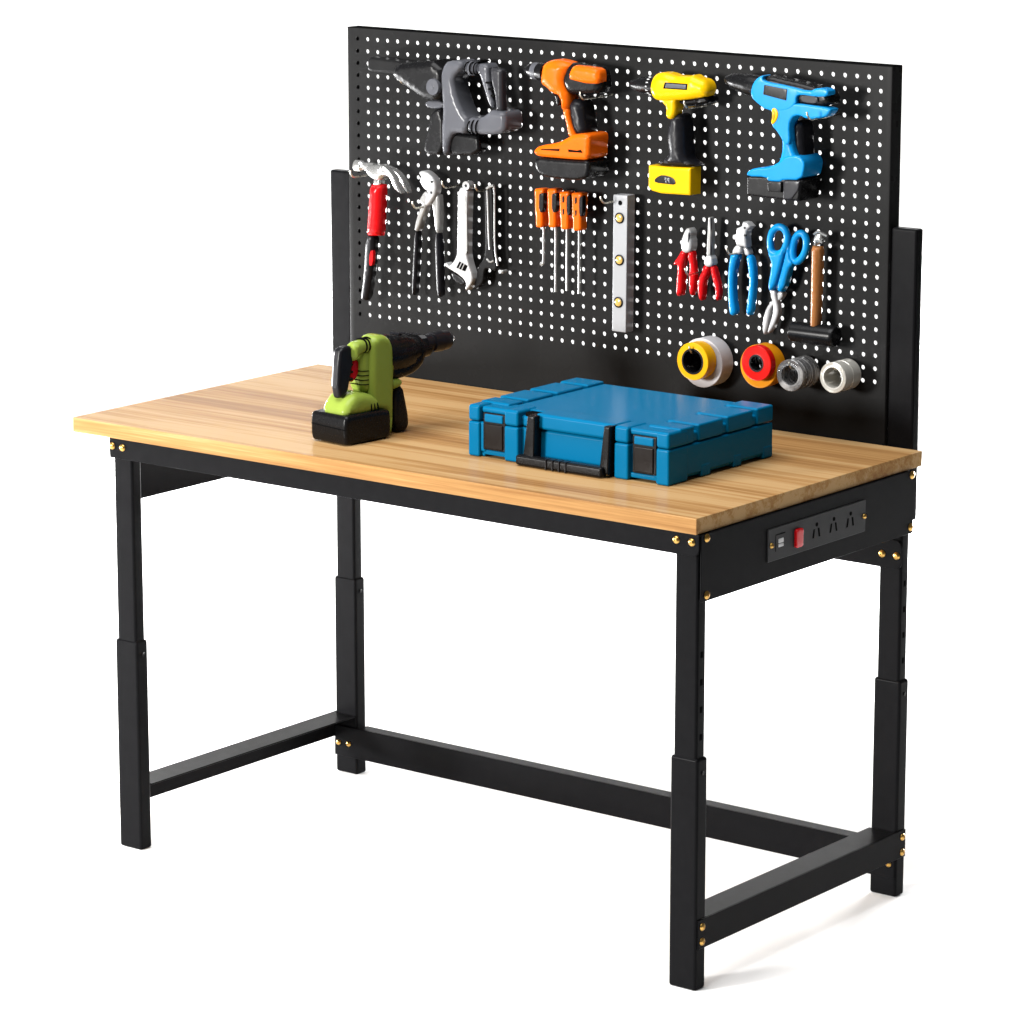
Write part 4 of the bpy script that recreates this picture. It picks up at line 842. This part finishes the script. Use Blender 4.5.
m = MB(side); m.lathe((.255, .1290, .003), (1, .1290, .003), [(0, .0060), (.006, .0055), (.013, .0035), (.014, .001)], 16); gb_(m, 'bit_holder', 'pale', ck)
# dark grooves round the arm, housing and column
m = MB(side)
for k in range(3):
    a = .058 + k * .0065
    m.tube([(a, .1535, .002), (a, .1558 + k * .0003, .010), (a, .1552, .019), (a + .0005, .1515, .0236), (a + .001, .1450, .0246), (a + .001, .1390, .0240), (a, .1338, .016)], .0013, 8, sm=2)
for k in range(3):
    a = .056 + k * .0070
    m.tube([(a + .001, .0445, .0354), (a + .001, .0550, .0352), (a, .0650 - k * .0030, .0310), (a - .001, .0735 - k * .0035, .0200)], .0012, 8, sm=2)
gb_(m, 'groove_rings', 'void', gd)
m = MB(side)
for k in range(4):
    z = .1070 - k * .0070
    m.tube([(.0498, z, -.004), (.0496, z, .012), (.0520, z - .0003, .0205), (.0640, z - .0006, .0224)], .0008, 6, sm=1)
gb_(m, 'vent_lines', 'void', body)

# ------------------------------------------------------------------ blue case on the table
cs = thing('tool_case', 'blue plastic tool case with black latches and folded carrying handle, lying on the oak top', 'tool case', (.264, .28, H))
CX0, CX1, CY0, CY1 = .0785, .4470, .1480, .4180
SEAM = .0540
def C(x0, x1, y0, y1, z0, z1, bev, mm, seg=3): mm.box(x0, x1, y0, y1, H + z0, H + z1, bev, seg)
m = MB(world)
C(CX0 + .004, CX1 - .004, CY0 + .010, CY1 - .004, .004, SEAM - .0006, .004, m)                # lower shell
for x0, x1 in ((CX0, CX0 + .0215), (.1465, .1730), (.3490, .3745), (.4240, CX1)): C(x0, x1, CY0, CY0 + .05, .0004, SEAM - .0004, .0035, m)
for y0, y1 in ((CY0 + .006, .1720), (.2310, .2560), (.3140, .3360), (.3910, CY1)):                    # feet on both sides
    C(CX1 - .028, CX1 - .0003, y0, y1, .0007, .0200, .003, m); C(CX0 + .0003, CX0 + .028, y0, y1, .0007, .0200, .003, m)
C(CX1 - .03, CX1 - .0008, CY0 + .004, CY1, .008, SEAM - .0006, .003, m); C(CX0 + .0008, CX0 + .03, CY0 + .004, CY1, .008, SEAM - .0006, .003, m)
C(.1000, .1480, CY0 + .006, CY0 + .03, .004, .0115, .002, m); C(.3720, .4250, CY0 + .006, CY0 + .03, .004, .0115, .002, m)
m.build('lower_shell', 'case', cs)
m = MB(world)
C(CX0 + .004, CX1 - .004, CY0 + .010, CY1 - .004, SEAM + .0006, .0705, .004, m)
C(CX0 + .0565, CX1 - .0595, CY0 + .030, CY1 - .004, .066, .0768, .0030, m)                      # centre panel
for x0, x1 in ((CX0, CX0 + .0215), (.1465, .1730), (.3490, .3745), (.4240, CX1)): C(x0, x1, CY0, CY0 + .05, SEAM + .0004, .0785, .0045, m, 4)
C(.2020, .3480, CY0 + .004, CY0 + .05, SEAM + .0008, .0785, .005, m, 4)
C(.1000, .1480, CY0 + .006, CY0 + .05, .0675, .0770, .0035, m); C(.3720, .4250, CY0 + .006, CY0 + .05, .0675, .0770, .0035, m)
# raised pads stepping along both sides of the lid
for (x0, x1) in ((CX0 + .0004, CX0 + .055), (CX1 - .058, CX1 - .0004)):
    for y0, y1 in ((CY0 + .03, .2130), (.2240, .2870), (.2980, .3640), (.3750, CY1)):
        C(x0, x1, y0, y1, SEAM + .0012, .0800, .0032, m, 3)
    C(x0 + .003, x1 - .003, CY0 + .02, CY1 - .002, SEAM + .0006, .0705, .004, m, 3)
m.build('lid', 'case', cs)
for x0, x1 in ((.1075, .1450), (.3830, .4205)):
    m = MB(world); C(x0 - .003, x1 + .003, CY0 + .0030, CY0 + .02, .012, .0690, .002, m); lt = m.build('latch', 'dark', cs)
    m = MB(world); C(x0 + .0012, x1 - .002, CY0 + .0010, CY0 + .01, .0550, .0670, .0018, m); m.build('latch_cap', 'case', lt)
    m = MB(world); C(x0 + .0012, x1 - .002, CY0 + .0008, CY0 + .01, .0145, .0525, .0018, m); m.build('latch_flap', 'flap', lt)
m = MB(world)
C(.1765, .2010, CY0 + .012, CY0 + .03, .004, .0760, .003, m); C(.3380, .3485, CY0 + .010, CY0 + .03, .004, .0770, .003, m)
m.build('handle_recess_shade', 'void', cs)  # black blocks painted in for the shade beside the handle arms
m = MB(world)
m.f = xz(CY0)
m.slab([(.1970, H + .0765), (.2105, H + .0760), (.2080, H + .0100), (.1880, H + .0100)], -.012, .0085, .002, .001, 0, 3)
m.slab([(.3370, H + .0768), (.3480, H + .0775), (.3440, H + .0060), (.3280, H + .0060)], -.012, .0085, .002, .001, 0, 3)
m.f = world
C(.1800, .3385, CY0 - .0165, CY0 - .0005, .0012, .0165, .004, m, 4)
hd = m.build('handle', 'dark', cs)
m = MB(world)
for x in (.236, .248, .260, .272): C(x, x + .0035, CY0 - .0182, CY0 - .004, .0010, .0170, .001, m, 1)
m.build('handle_ridges', 'rubber', hd)

# ------------------------------------------------------------------ white studio sweep (turned square to the view)
YAW = .6586
RT = Vector((math.cos(YAW), math.sin(YAW), 0)); FW = Vector((-math.sin(YAW), math.cos(YAW), 0)); C0 = Vector((0, .3, 0))
def sweep():
    bm = bmesh.new()
    prof = [(-1.7, 0), (3.2, 0)]
    for k in range(1, 13):
        a = k / 12 * PI / 2
        prof.append((3.2 + 1.6 * math.sin(a), 1.6 - 1.6 * math.cos(a)))
    prof.append((4.8, 4.5))
    rings = []
    for u in (-4.5, 4.0):
        rings.append([bm.verts.new(C0 + RT * u + FW * w_ + Vector((0, 0, z))) for w_, z in prof])
    for k in range(len(prof) - 1): bm.faces.new((rings[0][k], rings[1][k], rings[1][k + 1], rings[0][k + 1]))
    me = bpy.data.meshes.new('floor'); bm.to_mesh(me); bm.free()
    me.polygons.foreach_set('use_smooth', [True] * len(me.polygons))
    me.materials.append(M['floor'])
    o = bpy.data.objects.new('floor', me); col.objects.link(o); o['kind'] = 'structure'
    o['label'] = 'seamless white studio sweep under and behind the workbench'
sweep()

# ------------------------------------------------------------------ light
wd = bpy.data.worlds.new('World'); scene.world = wd; wd.use_nodes = True
bg = wd.node_tree.nodes['Background']; bg.inputs[0].default_value = (1, 1, 1, 1); bg.inputs[1].default_value = .09
def area(name, loc, aim, size, power, sy=None, color=(1, 1, 1)):
    l = bpy.data.lights.new(name, 'AREA'); l.energy = power; l.size = size; l.color = color
    if sy: l.shape = 'RECTANGLE'; l.size_y = sy
    o = bpy.data.objects.new(name, l); col.objects.link(o); o.location = loc
    o.rotation_euler = (Vector(aim) - Vector(loc)).to_track_quat('-Z', 'Y').to_euler()
    return o
area('key_softbox', (-2.5, -5.3, 1.55), (0, .45, .85), 1.1, 690, 1.1, (1, .98, .95))
area('overhead_softbox', (-.1, -.75, 3.6), (.1, .3, 0), 2.6, 195, 2.6)
area('added_floor_wash', (-3.1, 1.7, .38), (.2, .4, -.1), 1.2, 160, .25)  # floor wash lamps are added, only to bleach shadows on the floor
area('added_floor_wash', (-.1, 3.6, .38), (.4, .3, -.1), 1.2, 400, .25)
area('added_floor_wash', (-2.63, -.22, .38), (.2, .4, -.1), 1.2, 190, .25)

# ------------------------------------------------------------------ camera
cd = bpy.data.cameras.new('camera'); cam = bpy.data.objects.new('camera', cd); col.objects.link(cam)
cam.location = (3.5119, -4.1809, 1.8328)
cam.rotation_euler = (PI / 2 - .2186, 0, .6586)
cd.sensor_width = 36; cd.lens = 3761.24 / 1024 * 36; cd.clip_start = .1; cd.clip_end = 100
scene.camera = cam
scene.view_settings.view_transform = 'Standard'; scene.view_settings.look = 'None'
scene.view_settings.exposure = 0; scene.view_settings.gamma = 1; scene.view_settings.use_curve_mapping = False
scene.cycles.max_bounces = 6
